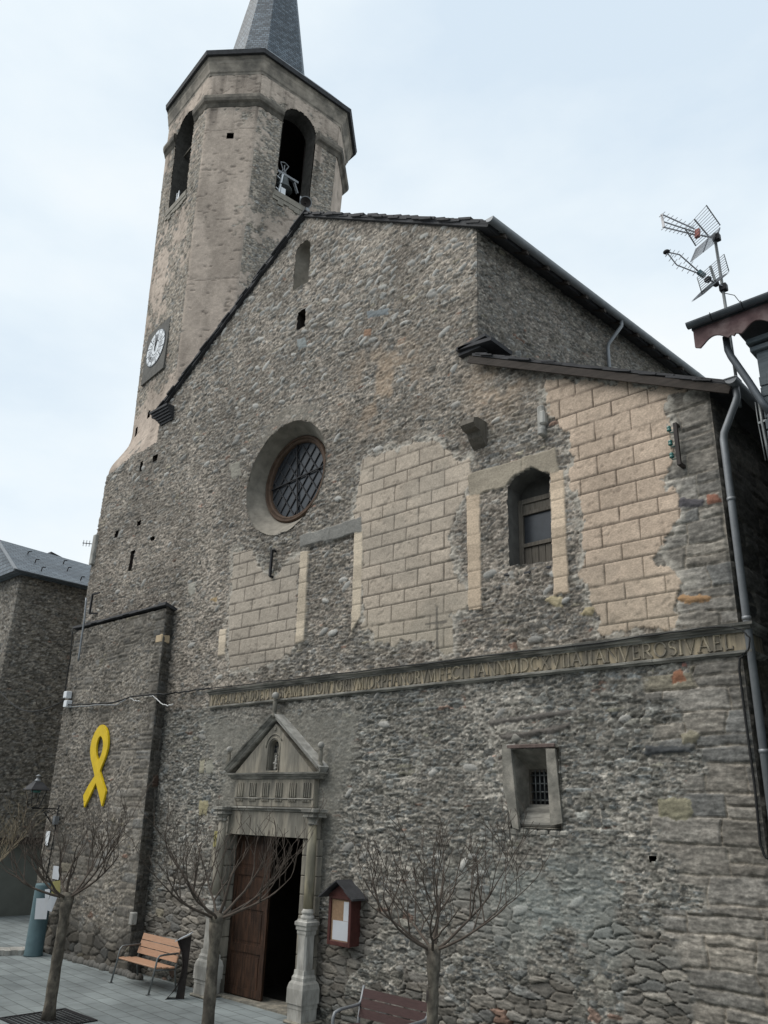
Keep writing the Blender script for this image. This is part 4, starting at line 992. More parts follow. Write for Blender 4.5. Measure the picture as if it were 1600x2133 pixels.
# ------------------------------------------------------------------ buttress
BT = 8.0
def bx(z, side):
    t = z/BT; return (-21.68*(1-t)-22.15*t) if side == 0 else (-17.02*(1-t)-17.50*t)
def by(z): return -.40+.10*z/BT
def butt_style(U, V):
    ne = fbm(U*.7, V*.7, 221, 3); 
    H, C = rubble(U, V, .014+.022*(ne-.45)-.008*(1-ss(.5, 1.8, V)), .35, mort=(.205, .185, .158), lo=.09, hi=.22, seed=231)
    h2, c2 = ashlar(U*.9, V, 233, .22, .42, .09, .19); t = ss(.54, .62, fbm(U*1.6, V*2.0, 234, 3)+.25*ss(4.1, 4.6, U)+.1*(1-ss(0, .5, U)))*.85
    H = H*(1-t)+h2*t; C = C*(1-t[..., None])+c2*t[..., None]
    dark = ss(.42, .66, fbm(U*.8, V*.35, 235, 3)+.35*ss(5.8, 8, V))[..., None]; C = C*(1-.26*dark)*1.12
    hb, eb, rb = stone_layer(U, V, .36, .20, 236, hvar=.05, rnd=.4); t = (1-ss(.5, 1.1, V+.8*(ne-.5)))
    H = H*(1-t)+hb*t; C = C*(1-t[..., None])+stone_col(rb, .05, .13)*t[..., None]
    return H, C
def butt_pos(U, V, H):
    t = U/4.9; X = bx(V, 0)*(1-t)+bx(V, 1)*t; e = ss(0, .04, t*5)*ss(0, .04, (1-t)*5)
    return np.stack([X, by(V)-H*e, V], -1)
p1 = panel(np.linspace(0, 4.9, 200), np.linspace(0, BT, 330), butt_pos, butt_style)
def side_pos(U, V, H):       # U 0..0.62 from wall face towards the front
    t = U/.6; X = bx(V, 1)-.10*(1-t); Y = by(V)*t+.03*(1-t); return np.stack([X+H*ss(0, .05, t*.6)*ss(0, .05, (1-t)*.6), Y, V], -1)
p2 = panel(np.linspace(0, .6, 26), np.linspace(0, BT+.12, 330), side_pos, lambda U, V: (lambda r: (r[0], r[1]*.6))(ashlar(U, V, 243, .27, .5, .09, .17)))  # side face colour scaled down to stand for its shade
def lside_pos(U, V, H):
    t = U/.6; return np.stack([bx(V, 0)*1.0-H*.5-.25*(1-t), by(V)*t+.03*(1-t), V], -1)
p3 = panel(np.linspace(0, .6, 16), np.linspace(0, BT, 200), lside_pos, butt_style)
mesh_panels('buttress', [p1, p2, p3], M['masonry'], church)
b = MB(); rs = random.Random(5)
for k in range(14):
    x0_ = -22.2+k*.338; b.obox((x0_+.17, -.155, 8.06), (.178, 0, 0), (0, .21, -.05+rs.uniform(-.01, .01)), (0, .006, .030+rs.uniform(-.01, .010)))

b.build('buttress_coping', M['slate_dark'], church)
b = MB(); q = atY(328, 1331, -.33); b.box(-17.74, -17.46, -.345, -.1, q[2]-.10, q[2]+.10, .02); b.build('ochre_quoin', M['ochre'], church)

# ------------------------------------------------------------------ carved corbel, iron brackets
b = MB(); 
pr_ = [(0, 0), (-.30, .0), (-.42, -.05), (-.44, -.15), (-.36, -.22), (-.24, -.24), (-.20, -.34), (-.10, -.44), (0, -.50)]
c0 = atY(1003, 885, 0)
b.prism([(c0[0]-.16, y, c0[2]+z) for y, z in pr_], (0, 0, 0), (.30, 0, 0)); b.build('corbel', M['wood_grey'], church, 'scrolled projecting corbel under the aisle roof')
c0 = atY(1133, 870, 0); b = MB()
b.box(c0[0]-.09, c0[0]+.05, -.10, .02, c0[2]-.3, c0[2]+.22, .03); b.box(c0[0]-.03, c0[0]+.09, -.14, .02, c0[2]-.18, c0[2]+.08, .03); b.box(c0[0]-.05, c0[0]+.05, -.16, .02, c0[2]-.38, c0[2]-.24, .02)
b.build('broken_corbel', M['pale_stone'], church)
q = [atY(a, b_, -.12) for a, b_ in ((567, 1146), (564, 1200))]
b = MB(); b.bar((q[0][0], -.12, q[0][2]), (q[0][0], -.12, q[1][2]), .05, .05); b.bar((q[0][0], -.12, q[0][2]), (q[0][0]+.0, .03, q[0][2]), .04, .04); b.bar((q[0][0], -.12, q[1][2]), (q[0][0], .03, q[1][2]), .04, .04)
tag(b.build('iron_bracket', M['iron']), 'dark iron bar bracket fixed to the wall below the round window', 'bracket')
qa, qb = atY(1405, 882, -.14), atY(1417, 968, -.14)
ib = thing('insulator_bracket', 'rusty iron bar carrying three green glass insulators on the upper right wall', 'bracket', (float(qa[0]), 0, float(qb[2])))
b = MB(); X_ = float(qa[0]+qb[0])/2; b.bar((X_, -.14, qa[2]), (X_, -.14, qb[2]), .055, .05); b.bar((X_, -.14, qb[2]+.02), (X_+.02, .03, qb[2]), .05, .05); b.bar((X_, -.14, qa[2]-.02), (X_, .03, qa[2]), .04, .04)
b.build('bar', M['corten'], ib)
for t in (.18, .52, .82):
    z = qa[2]*(1-t)+qb[2]*t; bb = MB(); bb.tube([(X_-.02, -.15, z-.02), (X_-.09, -.17, z-.02), (X_-.09, -.17, z)], .008, 5)
    bb.lathe([(.02, 0), (.035, .01), (.035, .03), (.022, .04), (.034, .055), (.03, .08), (.012, .095)], (X_-.09, -.17, z), 12); bb.build('insulator', M['teal'], ib)

# ------------------------------------------------------------------ bell tower
TP = dict(x=-20.486, A=2.668, k=1.206, th=-6.446, tp=-.107, B=2.783)
def tvert(z, ext=0.0):
    """eight corners of the tower at height z, ext = outward offset"""
    s = 1+TP['tp']*(20-z)/10*1.0; A = TP['A']+ext/s; B = TP['B']+ext/s; k = TP['k']+ext*.42/s
    cy = .15+TP['B']; pts = [(-A+k, -B), (A-k, -B), (A, -B+k), (A, B-k), (A-k, B), (-A+k, B), (-A, B-k), (-A, -B+k)]
    t = math.radians(TP['th']); c, s_ = math.cos(t), math.sin(t)
    R_ = [np.array((TP['x']+s*(c*x-s_*y), cy+s*(s_*x+c*y), z)) for x, y in pts]
    if ext > 0:       # the eaves hardly oversail on the left side
        for i in (0, 7): R_[i] = R_[i]+np.array((1.3*ext, -.1*ext, 0))
    return R_
tower = thing('bell_tower', 'octagonal plastered bell tower with arched belfry openings and slate spire', 'bell tower', (TP['x'], 2.9, 0))
ZB, ZT = 13.0, 27.42
OPN = dict(hw=.72, sill=22.95, spring=26.08)
def face_fn(i, zlow=False):
    lo = tvert(ZB); hi = tvert(ZT); j = (i+1) % 8
    nrm = hi[j]-hi[i]; nrm = np.array((nrm[1], -nrm[0], 0)); nrm /= np.linalg.norm(nrm)
    wd = np.linalg.norm(hi[j]-hi[i])
    def pos(U, V, H):
        t = (U/wd)[..., None]; s = ((V-ZB)/(ZT-ZB))[..., None]
        P = (lo[i]*(1-t)+lo[j]*t)*(1-s)+(hi[i]*(1-t)+hi[j]*t)*s
        P[..., 2] = V
        e = ss(0, .08, U)*ss(0, .08, wd-U)
        P = P+nrm*(H*e)[..., None]
        if i == 0:      # sweep out to the square base
            f = (1-ss(13.1, 14.6, V))**1.3; P[..., 1] = P[..., 1]*(1-f)+(-.005)*f; P[..., 0] = P[..., 0]-.0*f*(1-U/wd)-.22*f*np.clip(1-U/wd*2, 0, 1)
        return P
    return pos, wd, nrm
def tower_style(i):
    def st(U, V):
        ne = fbm(U*.9, V*.7, 301+i, 4, .55)
        rough = 1.0 if i in (0, 2) else 0.0
        Hr, Cr = rubble(U+V*.25, V, .014+.0*U, .3, mort=(.33, .285, .235), lo=.16, hi=.33, seed=311+i)
        Hp = .030+(fbm(U*2, V*2, 321+i, 3)-.5)*.02+(fbm(U*25, V*25, 322, 2)-.5)*.004
        Cp = np.array((.47, .39, .325))*(.84+.32*fbm(U*1.3, V*.9, 323+i, 4))[..., None]
        pit = ss(.68, .78, fbm(U*4, V*9, 324+i, 3)); Hp = Hp-pit*.02; Cp = Cp*(1-.35*pit[..., None])
        streak = fbm(U*5+V*2.2, V*6-U*2, 325+i, 3, .6)
        k = ne*.75+streak*.35
        if i in (0, 2): thr = .53+.20*ss(26.3, 26.8, V)-(0.12 if i == 0 else .10)*(1-ss(24, 26, V))+.35*(1-ss(14.7, 16.0, V))*(i == 0)
        else: thr = .80-.10*ss(24.3, 25.5, V)*(1-ss(26.2, 26.5, V))
        t = ss(-.02, .03, k-thr)
        # rough: stone shows where t=1
        Cr = Cr*.95
        H = Hp*(1-t)+Hr*t; C = Cp*(1-t[..., None])+Cr*t[..., None]
        dirt = ss(.45, .7, fbm(U*1.5, V*.5, 326+i, 3))[..., None]*.22+(ss(.5, .7, fbm(U*5, V*.35, 329+i, 3))*.30*np.exp(-np.clip(25.8-V, 0, 9)/1.6))[..., None]; C = C*(1-dirt)*np.exp(.5*(fbm(U*9, V*14, 331+i, 3, .6)-.5))[..., None]
        if i == 1:
            for zc, a in ((18.95, .012), (24.9, .01)):
                ln = 1-ss(.004, .022, np.abs(V-zc-(fbm(U*3, U*0, 327, 2)-.5)*.12)); H = H-.012*ln; C = C*(1-.35*ln[..., None])
        ln = (1-ss(.004, .02, np.abs(V-26.55-(fbm(U*2.3, U*0, 328+i, 3)-.5)*.8)))*(V > 26.4); C = C*(1-.5*ln[..., None]); H = H-.01*ln
        return H, np.concatenate([C, (.35+.65*t)[..., None]], -1)
    return st
def tower_keep(i, wd):
    def kp(U, V):
        c = wd/2; j = .05*(fbm(U*7, V*7, 340+i, 3)-.5); k = np.ones(U.shape, bool)
        if i % 2 == 0:
            k &= ~((np.abs(U-c)+j < OPN['hw']) & (V > OPN['sill']) & (V < OPN['spring'])); k &= ~((np.hypot(U-c, V-OPN['spring'])+j < OPN['hw']) & (V >= OPN['spring']))
        if i == 1: k &= ~((np.abs(U-c-.05)+j*1.5 < .13) & (np.abs(V-24.62)+j*1.5 < .12))
        if i == 0: 
            k &= ~((np.abs(U-.42)+j < .09) & (np.abs(V-14.55)+j < .16)); k &= ~((np.abs(U-1.35)+j < .10) & (np.abs(V-14.85)+j < .11))
        return k
    return kp
ps = []
for i in range(8):
    pos, wd, nrm = face_fn(i); fine = .036 if i in (0, 1, 2) else .25
    ps.append(panel(np.linspace(0, wd, int(wd/fine)+1), np.linspace(ZB, ZT, int((ZT-ZB)/fine)+1), pos, tower_style(i), tower_keep(i, wd)))
mesh_panels('tower_wall', ps, M['masonry'], tower)
b = MB()       # inner walls and floor: belfry is a dark room
vi0 = tvert(22.6, -.55); vi1 = tvert(27.4, -.55)
for i in range(8):
    j = (i+1) % 8
    if i % 2: b.add([vi0[i], vi0[j], vi1[j], vi1[i]], [(0, 1, 2, 3)])
    else:
        w_ = np.linalg.norm(vi1[j]-vi1[i])
        def P_(u, z):
            t = u/w_; q = vi0[i]*(1-t)+vi0[j]*t; return (q[0], q[1], z)
        c = w_/2; h = OPN['hw']
        solid = i in (4, 6)
        if solid: b.add([vi0[i], vi0[j], vi1[j], vi1[i]], [(0, 1, 2, 3)])
        else:
            b.add([P_(0, 22.6), P_(c-h, 22.6), P_(c-h, 27.4), P_(0, 27.4)], [(0, 1, 2, 3)]); b.add([P_(c+h, 22.6), P_(w_, 22.6), P_(w_, 27.4), P_(c+h, 27.4)], [(0, 1, 2, 3)])
            b.add([P_(c-h, 22.6), P_(c+h, 22.6), P_(c+h, 22.95), P_(c-h, 22.95)], [(0, 1, 2, 3)]); b.add([P_(c-h, 26.85), P_(c+h, 26.85), P_(c+h, 27.4), P_(c-h, 27.4)], [(0, 1, 2, 3)])
b.add(vi0, [tuple(range(8))]); b.add(vi1, [tuple(range(8))]); b.build('belfry_interior', M['corten'], tower)
for i in (0, 2):     # jambs of the belfry openings
    b = MB()
    pos, wd, nrm = face_fn(i); c = wd/2; h = OPN['hw']-.03
    pts = [(c-h, OPN['sill']-.03)]+[(c-h, z) for z in (24, 25)]+[(c-h*math.cos(t), OPN['spring']+h*math.sin(t)) for t in np.linspace(0, math.pi, 16)]+[(c+h, 25), (c+h, 24), (c+h, OPN['sill']-.03)]
    U = np.array([p[0] for p in pts]); V = np.array([p[1] for p in pts]); A0 = pos(U[None], V[None], U[None]*0)[0]
    n = len(pts); VV = [a+nrm*.015 for a in A0]+[a-nrm*.56 for a in A0]
    b.add(VV, [(k, (k+1) % n, n+(k+1) % n, n+k) for k in range(n)])
    b.build('opening_jambs', M['jamb_dark'], tower)
for i in (0, 2):       # worn sills
    b = MB()
    pos, wd, nrm = face_fn(i); c = wd/2; a0 = pos(np.array([[c-.8, c+.8]]), np.array([[22.82, 22.82]]), np.zeros((1, 2)))[0]
    cc = (a0[0]+a0[1])/2; dd = (a0[1]-a0[0])/2; b.obox(cc-nrm*.12, dd*.96, nrm*.19, (0, 0, .11))
    for k in range(7): b.obox(cc+dd*(k/3.5-.86)+np.array((0, 0, -.14-.08*(k % 3 == 1))), dd*.15, nrm*.05, (0, 0, .11+.05*(k % 2)))
    b.build('sill', M['reveal'], tower)
# string course (stops at the openings), cornice, slate skirt and spire
def ring_band(mb, prof, segs=range(8), cut=None, made=None):
    """prof [(ext,z)] swept round the octagon"""
    rings = [tvert(z, e_) for e_, z in prof]; n = len(prof)
    for i in segs:
        j = (i+1) % 8
        spans = [(0, 1)]
        if cut and i % 2 == 0: 
            w_ = np.linalg.norm(rings[0][j]-rings[0][i]); t0 = (w_/2-cut)/w_; spans = [(0, t0), (1-t0, 1)]
        for a, c in spans:
            V = [R[i]*(1-a)+R[j]*a for R in rings]+[R[i]*(1-c)+R[j]*c for R in rings]
            if made and i % 2 == 0 and a > 0: made(mb); mb = MB()
            mb.add(V, [(k, k+1, n+k+1, n+k) for k in range(n-1)]+[tuple(range(n))[::-1], tuple(range(n, 2*n))])
    return mb
b = MB(); b = ring_band(b, [(-.02, 25.86), (.04, 25.87), (.10, 25.97), (.17, 26.02), (.20, 26.12), (.19, 26.25), (.13, 26.33), (-.02, 26.38)], cut=.70, made=lambda m: m.build('string_course', M['course'], tower)); b.build('string_course', M['course'], tower)
b = MB(); ring_band(b, [(-.02, 27.28), (.03, 27.29), (.04, 27.37), (.07, 27.41), (.09, 27.51), (.14, 27.66), (.16, 27.70), (.17, 27.80), (.20, 27.84), (.22, 27.92), (-.02, 27.93)]); b.build('cornice', M['cornice'], tower)
b = MB(); ring_band(b, [(.20, 27.93), (.32, 27.90), (.35, 28.06), (.28, 28.12), (.20, 28.08)]); b.build('eave_edge', M['slate_dark'], tower)
AP = (TP['x']+.0, .10+TP['B'], 0)
def ringpts(r, z, k=.75):
    q = tvert(27.4); return [np.array((AP[0]+(p[0]-AP[0])*r, AP[1]+(p[1]-AP[1])*r, z)) for p in q]
b = MB(); R0 = tvert(28.05, .31); R0 = [np.array((p[0], p[1], 28.10)) for p in R0]; R1 = ringpts(.86, 29.12); R2 = ringpts(.52, 30.15)
V = R0+R1+R2; b.add(V, [(r*8+k, r*8+(k+1) % 8, (r+1)*8+(k+1) % 8, (r+1)*8+k) for r in range(2) for k in range(8)])
o = b.build('roof_skirt', M['slate'], tower); add_uv(o, None)
b = MB(); R2 = ringpts(.51, 29.9); n_ = 6; ZA = 42.0
Vs = list(R2)
for s in range(1, n_+1):
    t = s/n_; Vs += [p*(1-t)+np.array((AP[0], AP[1], ZA))*t+np.array((0, 0, 0)) if s < n_ else np.array((AP[0], AP[1], ZA))+(p-np.array((AP[0], AP[1], 29.9)))*.01 for p in R2]
b.add(Vs, [(r*8+k, r*8+(k+1) % 8, (r+1)*8+(k+1) % 8, (r+1)*8+k) for r in range(n_) for k in range(8)])
o = b.build('spire', M['slate_spire'], tower); add_uv(o, None)
# clock
pos0, wd0, nrm0 = face_fn(0)
def tf(u, z, out_=0.0):
    q = pos0(np.array([[u]]), np.array([[z]]), np.zeros((1, 1)))[0, 0]; return q+nrm0*out_
CU = 1.36; CZ = 17.22; CR = .66
e_u = tf(CU+.5, CZ)-tf(CU-.5, CZ); e_u /= np.linalg.norm(e_u); e_z = np.array((0, 0, 1.)); cc = tf(CU, CZ, .05)
clock = thing('clock', 'round white clock face with dark radial bars set in the tower wall', 'clock', tuple(cc))
def disc(mb, r0, r1, o_, n=48, a0=0, a1=2*math.pi):
    V = []; F = []
    for k in range(n+1):
        a = a0+(a1-a0)*k/n; d = e_u*math.sin(a)+e_z*math.cos(a); V += [cc+d*r0+nrm0*o_, cc+d*r1+nrm0*o_]
    mb.add(V, [(2*k, 2*k+1, 2*k+3, 2*k+2) for k in range(n)])
b = MB(); b.obox(cc-nrm0*.025-e_z*.12, e_u*.80, nrm0*.03, e_z*.95); b.build('surround', M['clock_back'], clock)
b = MB(); disc(b, 0, CR, .02); b.build('dial', M['zinc_dark'], clock)
b = MB()
for k in range(12): a = math.radians(30*k); disc(b, .27, CR-.03, .028, 6, a-.225, a+.225)
disc(b, 0, .24, .028); b.build('dial_plates', M['white'], clock)
for k in range(60):
    b = MB() if k == 0 else b; a = math.radians(6*k); d = e_u*math.sin(a)+e_z*math.cos(a); t_ = e_u*math.cos(a)-e_z*math.sin(a)
    b.obox(cc+d*(CR-.06)+nrm0*.031, d*.012, t_*.005, nrm0*.001)
NUM = ['XII', 'I', 'II', 'III', 'IIII', 'V', 'VI', 'VII', 'VIII', 'IX', 'X', 'XI']
b.build('minute_marks', M['iron'], clock)
for k, s_ in enumerate(NUM):
    b = MB(); a = math.radians(30*k); d = e_u*math.sin(a)+e_z*math.cos(a); t_ = e_u*math.cos(a)-e_z*math.sin(a)
    tot = sum(G[c][0]+.1 for c in s_); sc = min(.11, .20/tot); x = -tot*sc/2
    for c in s_:
        for (a_, b_, c_, d_, w_) in G[c][1]:
            p = cc+t_*(x+a_*sc)+d*(.41+(b_-.5)*.17)+nrm0*.032; q = cc+t_*(x+c_*sc)+d*(.41+(d_-.5)*.17)+nrm0*.032
            b.bar(p, q, .010, .002, up=nrm0)
        x += (G[c][0]+.1)*sc
    b.build('numeral', M['iron'], clock)
for ang, ln, wd_, nm in ((3, .50, .035, 'minute_hand'), (14, .32, .045, 'hour_hand')):
    a = math.radians(ang); d = e_u*math.sin(a)+e_z*math.cos(a); t_ = e_u*math.cos(a)-e_z*math.sin(a)
    b = MB(); o_ = nrm0*(.045 if nm[0] == 'h' else .055); P = [cc-d*.12-t_*wd_*.5+o_, cc-d*.12+t_*wd_*.5+o_, cc+d*ln*.75+t_*wd_*.7+o_, cc+d*ln+o_, cc+d*ln*.75-t_*wd_*.7+o_]
    b.prism(P, (0, 0, 0), nrm0*.006); b.build(nm, M['iron'], clock)
# bell, frame, loudspeaker in the right opening
pos2, wd2, nrm2 = face_fn(2)
def t2(u, z, out_=0.0): return pos2(np.array([[u]]), np.array([[z]]), np.zeros((1, 1)))[0, 0]+nrm2*out_
c2 = wd2/2; e2 = t2(c2+.5, 24)-t2(c2-.5, 24); e2 /= np.linalg.norm(e2)
bc = t2(c2-.22, 23.45, -.35)
bell = thing('church_bell', 'bronze bell hanging in an iron yoke in the right belfry opening', 'bell', tuple(bc))
b = MB(); b.lathe([(.34, 0), (.345, .02), (.28, .12), (.22, .28), (.19, .45), (.17, .54), (.10, .60), (.04, .62), (.03, .66)], tuple(bc), 24); b.build('bell_body', M['bronze'], bell)
b = MB(); b.tube([bc+np.array((0, 0, .5)), bc+np.array((0, 0, -.05))], .02, 6); b.sphere(bc+np.array((0, 0, -.08)), .05, 8, 6); b.build('clapper', M['iron'], bell)
b = MB()
b.bar(bc-e2*.55+np.array((0, 0, .70)), bc+e2*.60+np.array((0, 0, .70)), .10, .09)
for s in (-1, 1):
    b.tube([bc+e2*s*.10+np.array((0, 0, .74)), bc+e2*s*.05+np.array((0, 0, .90)), bc+e2*s*.12+np.array((0, 0, 1.05)), bc+e2*s*.17+np.array((0, 0, 1.16)), bc+np.array((0, 0, 1.24))], .022, 6)
b.bar(bc+np.array((0, 0, .74)), bc+np.array((0, 0, 1.12)), .03, .03)
b.bar(bc+e2*.45+np.array((0, 0, .62)), bc+e2*.62+np.array((0, 0, .25)), .09, .05)
b.build('yoke', M['zinc'], bell)
b = MB()
f0 = t2(c2-.50, 22.95, -.12)
b.bar(f0, f0+np.array((0, 0, .95))+e2*.10, .07, .05); b.bar(f0+np.array((0, 0, .95)), f0+np.array((0, 0, .80))+nrm2*-.4, .03, .03); b.bar(f0+e2*.9, f0+e2*.9+np.array((0, 0, .5)), .03, .03)
b.bar(f0-e2*.2+np.array((0, 0, .8)), f0+e2*.02+np.array((0, 0, .72)), .03, .03); b.bar(f0-e2*.2+np.array((0, 0, .3)), f0+e2*.02+np.array((0, 0, .22)), .03, .03)
hm_ = thing('bell_hammer', 'pale metal striking rod and box beside the bell', 'bell hammer', tuple(f0))
b.build('rods', M['white'], hm_)
b = MB(); b.obox(f0+e2*.16+np.array((0, 0, .22)), e2*.09, nrm2*.05, (0, 0, .15)); b.build('motor_box', M['white'], hm_)
lc = t2(c2+.55, 23.10, .02); ls = thing('loudspeaker', 'grey horn loudspeaker on the sill of the right belfry opening', 'loudspeaker', tuple(lc))
ld = nrm2*.8-e2*.3; ld[2] = -.35; ld /= np.linalg.norm(ld)
def horn(mb, c, d, prof, n=20):
    x = np.cross(d, (0, 0, 1.)); x /= np.linalg.norm(x); y = np.cross(x, d)
    V = [c+d*h+r*(math.cos(2*math.pi*k/n)*x+math.sin(2*math.pi*k/n)*y) for r, h in prof for k in range(n)]
    mb.add(V, [(i*n+k, i*n+(k+1) % n, (i+1)*n+(k+1) % n, (i+1)*n+k) for i in range(len(prof)-1) for k in range(n)], True)
b = MB(); horn(b, lc, ld, [(.04, -.20), (.06, -.18), (.06, -.05), (.12, .05), (.20, .12), (.215, .13)]); b.build('horn_back', M['zinc_dark'], ls)
b = MB(); horn(b, lc, ld, [(.212, .128), (.218, .14), (.205, .145), (.19, .13)]); b.build('rim', M['zinc'], ls)
b = MB(); horn(b, lc, ld, [(.19, .125), (.10, .06), (.03, .04)]); b.sphere(lc+ld*.10, .03, 8, 6); b.build('horn_mouth', M['corten'], ls)
fl = t2(c2+.62, 22.80, .12); b = MB(); b.obox(fl, e2*.07, nrm2*.04, (0, 0, .06)); b.bar(fl, fl-nrm2*.2+np.array((0, 0, .1)), .03, .03)
tag(b.build('floodlight', M['zinc']), 'small floodlight below the loudspeaker on the belfry sill', 'floodlight')
g0 = tf(wd0/2-.52, 22.95, -.15); b = MB()
for du_, lean in ((0, 0), (.10, .04), (.18, -.03)): b.bar(g0+e_u*du_, g0+e_u*(du_+lean)+np.array((0, 0, .78)), .035, .03)
b.bar(g0+e_u*.02+np.array((0, 0, .35)), g0+e_u*.25+np.array((0, 0, .42)), .03, .03); b.bar(g0+e_u*.18-np.array((0, 0, .1)), g0+e_u*.04+np.array((0, 0, .3)), .03, .03)
tag(b.build('metal_rods', M['white']), 'thin pale metal rods standing in the left belfry opening', 'rods')
b = MB(); g1 = tf(wd0/2-.7, 25.6, -.35); b.bar(g1, g1+e_u*1.5+np.array((0, 0, .1)), .07, .07); b.bar(g1-nrm0*.2+np.array((0, 0, .1)), g1+e_u*1.5-nrm0*.2+np.array((0, 0, .2)), .05, .05)
b.build('belfry_beam', M['wood_grey'], tower)
#PART2
# unseen row of houses added behind the viewer to darken the lower facade
opp = thing('shade_houses', 'plain rendered houses added unseen behind the viewer to shade the lower church wall', 'house', (-16, -19, 0))
M['render_wall'] = mat('rendered_wall', (.22, .20, .175), .9, .2, 1.5)
b = MB()
for x0, x1, h in ((-46, -33, 9.5), (-33, -22, 10.6), (-22, -10, 9.8), (-10, 3, 11.0), (3, 14, 9.6)): b.box(x0, x1-.02, -26, -18.5-.3*(h > 10), 0, h)
b.build('wall', M['render_wall'], opp)
b = MB()
for x0, x1, h in ((-46, -33, 9.5), (-33, -22, 10.6), (-22, -10, 9.8), (-10, 3, 11.0), (3, 14, 9.6)): b.prism([(x0-.1, -18.2, h), (x0-.1, -26.3, h), (x0-.1, -22.2, h+2.2)], (0, 0, 0), (x1-x0+.1, 0, 0))
b.build('roof', M['slate_dark'], opp)
for x in np.arange(-44, 13, 2.9):
    for z in (1.2, 4.2, 7.2):
        b = MB(); b.box(x, x+1.0, -18.5-.02, -18.44, z, z+1.5); b.build('window', M['glass'], opp)

# ------------------------------------------------------------------ things on and before the facade
# yellow ribbon on the buttress
def c6(p): return [(a*.28125, 1100+b_*.28125) for a, b_ in p]
YR = -.44
def rb(p): return [(float(q[0]), YR, float(q[2])) for q in (atY(a, b_, YR) for a, b_ in c6(p))]
OUTL = [(755, 1455), (738, 1462), (722, 1480), (702, 1512), (688, 1545), (676, 1580), (668, 1630), (667, 1670), (672, 1710), (680, 1745)]
OUTR = [(755, 1455), (772, 1464), (786, 1484), (795, 1512), (800, 1550), (800, 1590), (796, 1630), (785, 1675), (768, 1722), (750, 1765)]
INL = [(742, 1540), (735, 1546), (728, 1556), (720, 1578), (714, 1605), (711, 1635), (711, 1660), (714, 1685), (719, 1705), (725, 1722)]
INR = [(742, 1540), (748, 1543), (755, 1553), (761, 1573), (763, 1600), (761, 1628), (756, 1655), (748, 1680), (737, 1704), (725, 1722)]
TAIL = [(680, 1745), (700, 1835), (655, 1905), (615, 1982), (622, 2070), (665, 1980), (708, 1888), (728, 1960), (752, 2062), (770, 2000), (782, 1948), (760, 1880), (738, 1800), (750, 1765)]
V = []; F = []
def strip(o_, i_):
    n0 = len(V); a = rb(o_); c = rb(i_); V.extend(a+c); n = len(a)
    F.extend([(n0+k, n0+k+1, n0+n+k+1, n0+n+k) for k in range(n-1)])
strip(OUTL, INL); strip(OUTR, INR)
n0 = len(V); V += rb(TAIL+[(725, 1722)]); nt_ = len(TAIL)
F += [(n0+0, n0+1, n0+12, n0+13, n0+14), (n0+1, n0+2, n0+3, n0+4, n0+5, n0+6), (n0+1, n0+6, n0+12), (n0+6, n0+7, n0+8, n0+9, n0+10, n0+11, n0+12)]
import bmesh
bm = bmesh.new(); bv = [bm.verts.new(p) for p in V]
for f in F: bm.faces.new([bv[i] for i in f])
bmesh.ops.remove_doubles(bm, verts=bm.verts, dist=.002); bmesh.ops.recalc_face_normals(bm, faces=bm.faces)
r_ = bmesh.ops.extrude_face_region(bm, geom=list(bm.faces)); bmesh.ops.translate(bm, verts=[g for g in r_['geom'] if isinstance(g, bmesh.types.BMVert)], vec=(0, .05, 0))
bmesh.ops.recalc_face_normals(bm, faces=bm.faces)
me = bpy.data.meshes.new('yellow_ribbon'); bm.to_mesh(me); bm.free(); me.materials.append(M['yellow'])
o = bpy.data.objects.new('yellow_ribbon', me); COL.objects.link(o); tag(o, 'large flat yellow looped ribbon mounted on the stone buttress', 'ribbon')

# notice case
NX0, NX1, NZ0, NZ1 = -11.13, -10.58, 1.25, 2.02
nb_ = thing('notice_case', 'dark red wooden notice case with small gabled slate roof beside the church door', 'notice board', ((NX0+NX1)/2, 0, NZ0))
b = MB(); b.box(NX0+.02, NX1-.02, -.24, -.015, NZ0+.01, NZ1); b.prism_xz([(NX0+.02, NZ1), (NX1-.02, NZ1), ((NX0+NX1)/2, NZ1+.16)], -.24, -.015); b.build('cabinet', M['red_wood'], nb_)
b = MB()
for q in ((NX0, NX0+.06, NZ0, NZ1+.0), (NX1-.06, NX1, NZ0, NZ1)): b.box(q[0], q[1], -.275, -.242, q[2], q[3], .006)
b.box(NX0+.06, NX1-.06, -.274, -.243, NZ0, NZ0+.07, .006); b.box(NX0+.06, NX1-.06, -.274, -.243, NZ1-.06, NZ1, .006)
b.prism_xz([(NX0, NZ1+.002), (NX1, NZ1+.002), ((NX0+NX1)/2, NZ1+.175)], -.272, -.244)
b.build('door_frame', M['red_wood'], nb_)
b = MB(); b.box(NX0+.06, NX1-.06, -.246, -.242, NZ0+.07, NZ1-.06); b.build('backboard', M['cork'], nb_)
for (x0, x1, z0, z1) in ((NX0+.10, NX1-.07, NZ0+.085, NZ0+.38), (NX1-.20, NX1-.07, NZ0+.385, NZ1-.09)):
    b = MB(); b.box(x0, x1, -.2475, -.2462, z0, z1); o = tag(b.build('notice_sheet', M['paper']), 'large pale sheet in the lower half of the red notice case' if z0 < NZ0+.2 else 'narrow bluish sheet at the upper right of the red notice case', 'paper')
    o['group'] = 'sheets pinned in the notice case'
b = MB()
for s in (-1, 1):
    xm = (NX0+NX1)/2; zt = NZ1+.235
    d = np.array((s*.40, 0, -.26)); nn = np.array((.26*s, 0, .40)); nn /= np.linalg.norm(nn)
    b.obox(np.array((xm, -.20, zt))+d*.5, d*.52, (0, .19, 0), nn*.008)
    b.obox(np.array((xm, -.20, zt-.012))+d*.78, d*.26, (0, .195, 0), nn*.008)
b.build('slate_roof', M['slate_dark'], nb_)

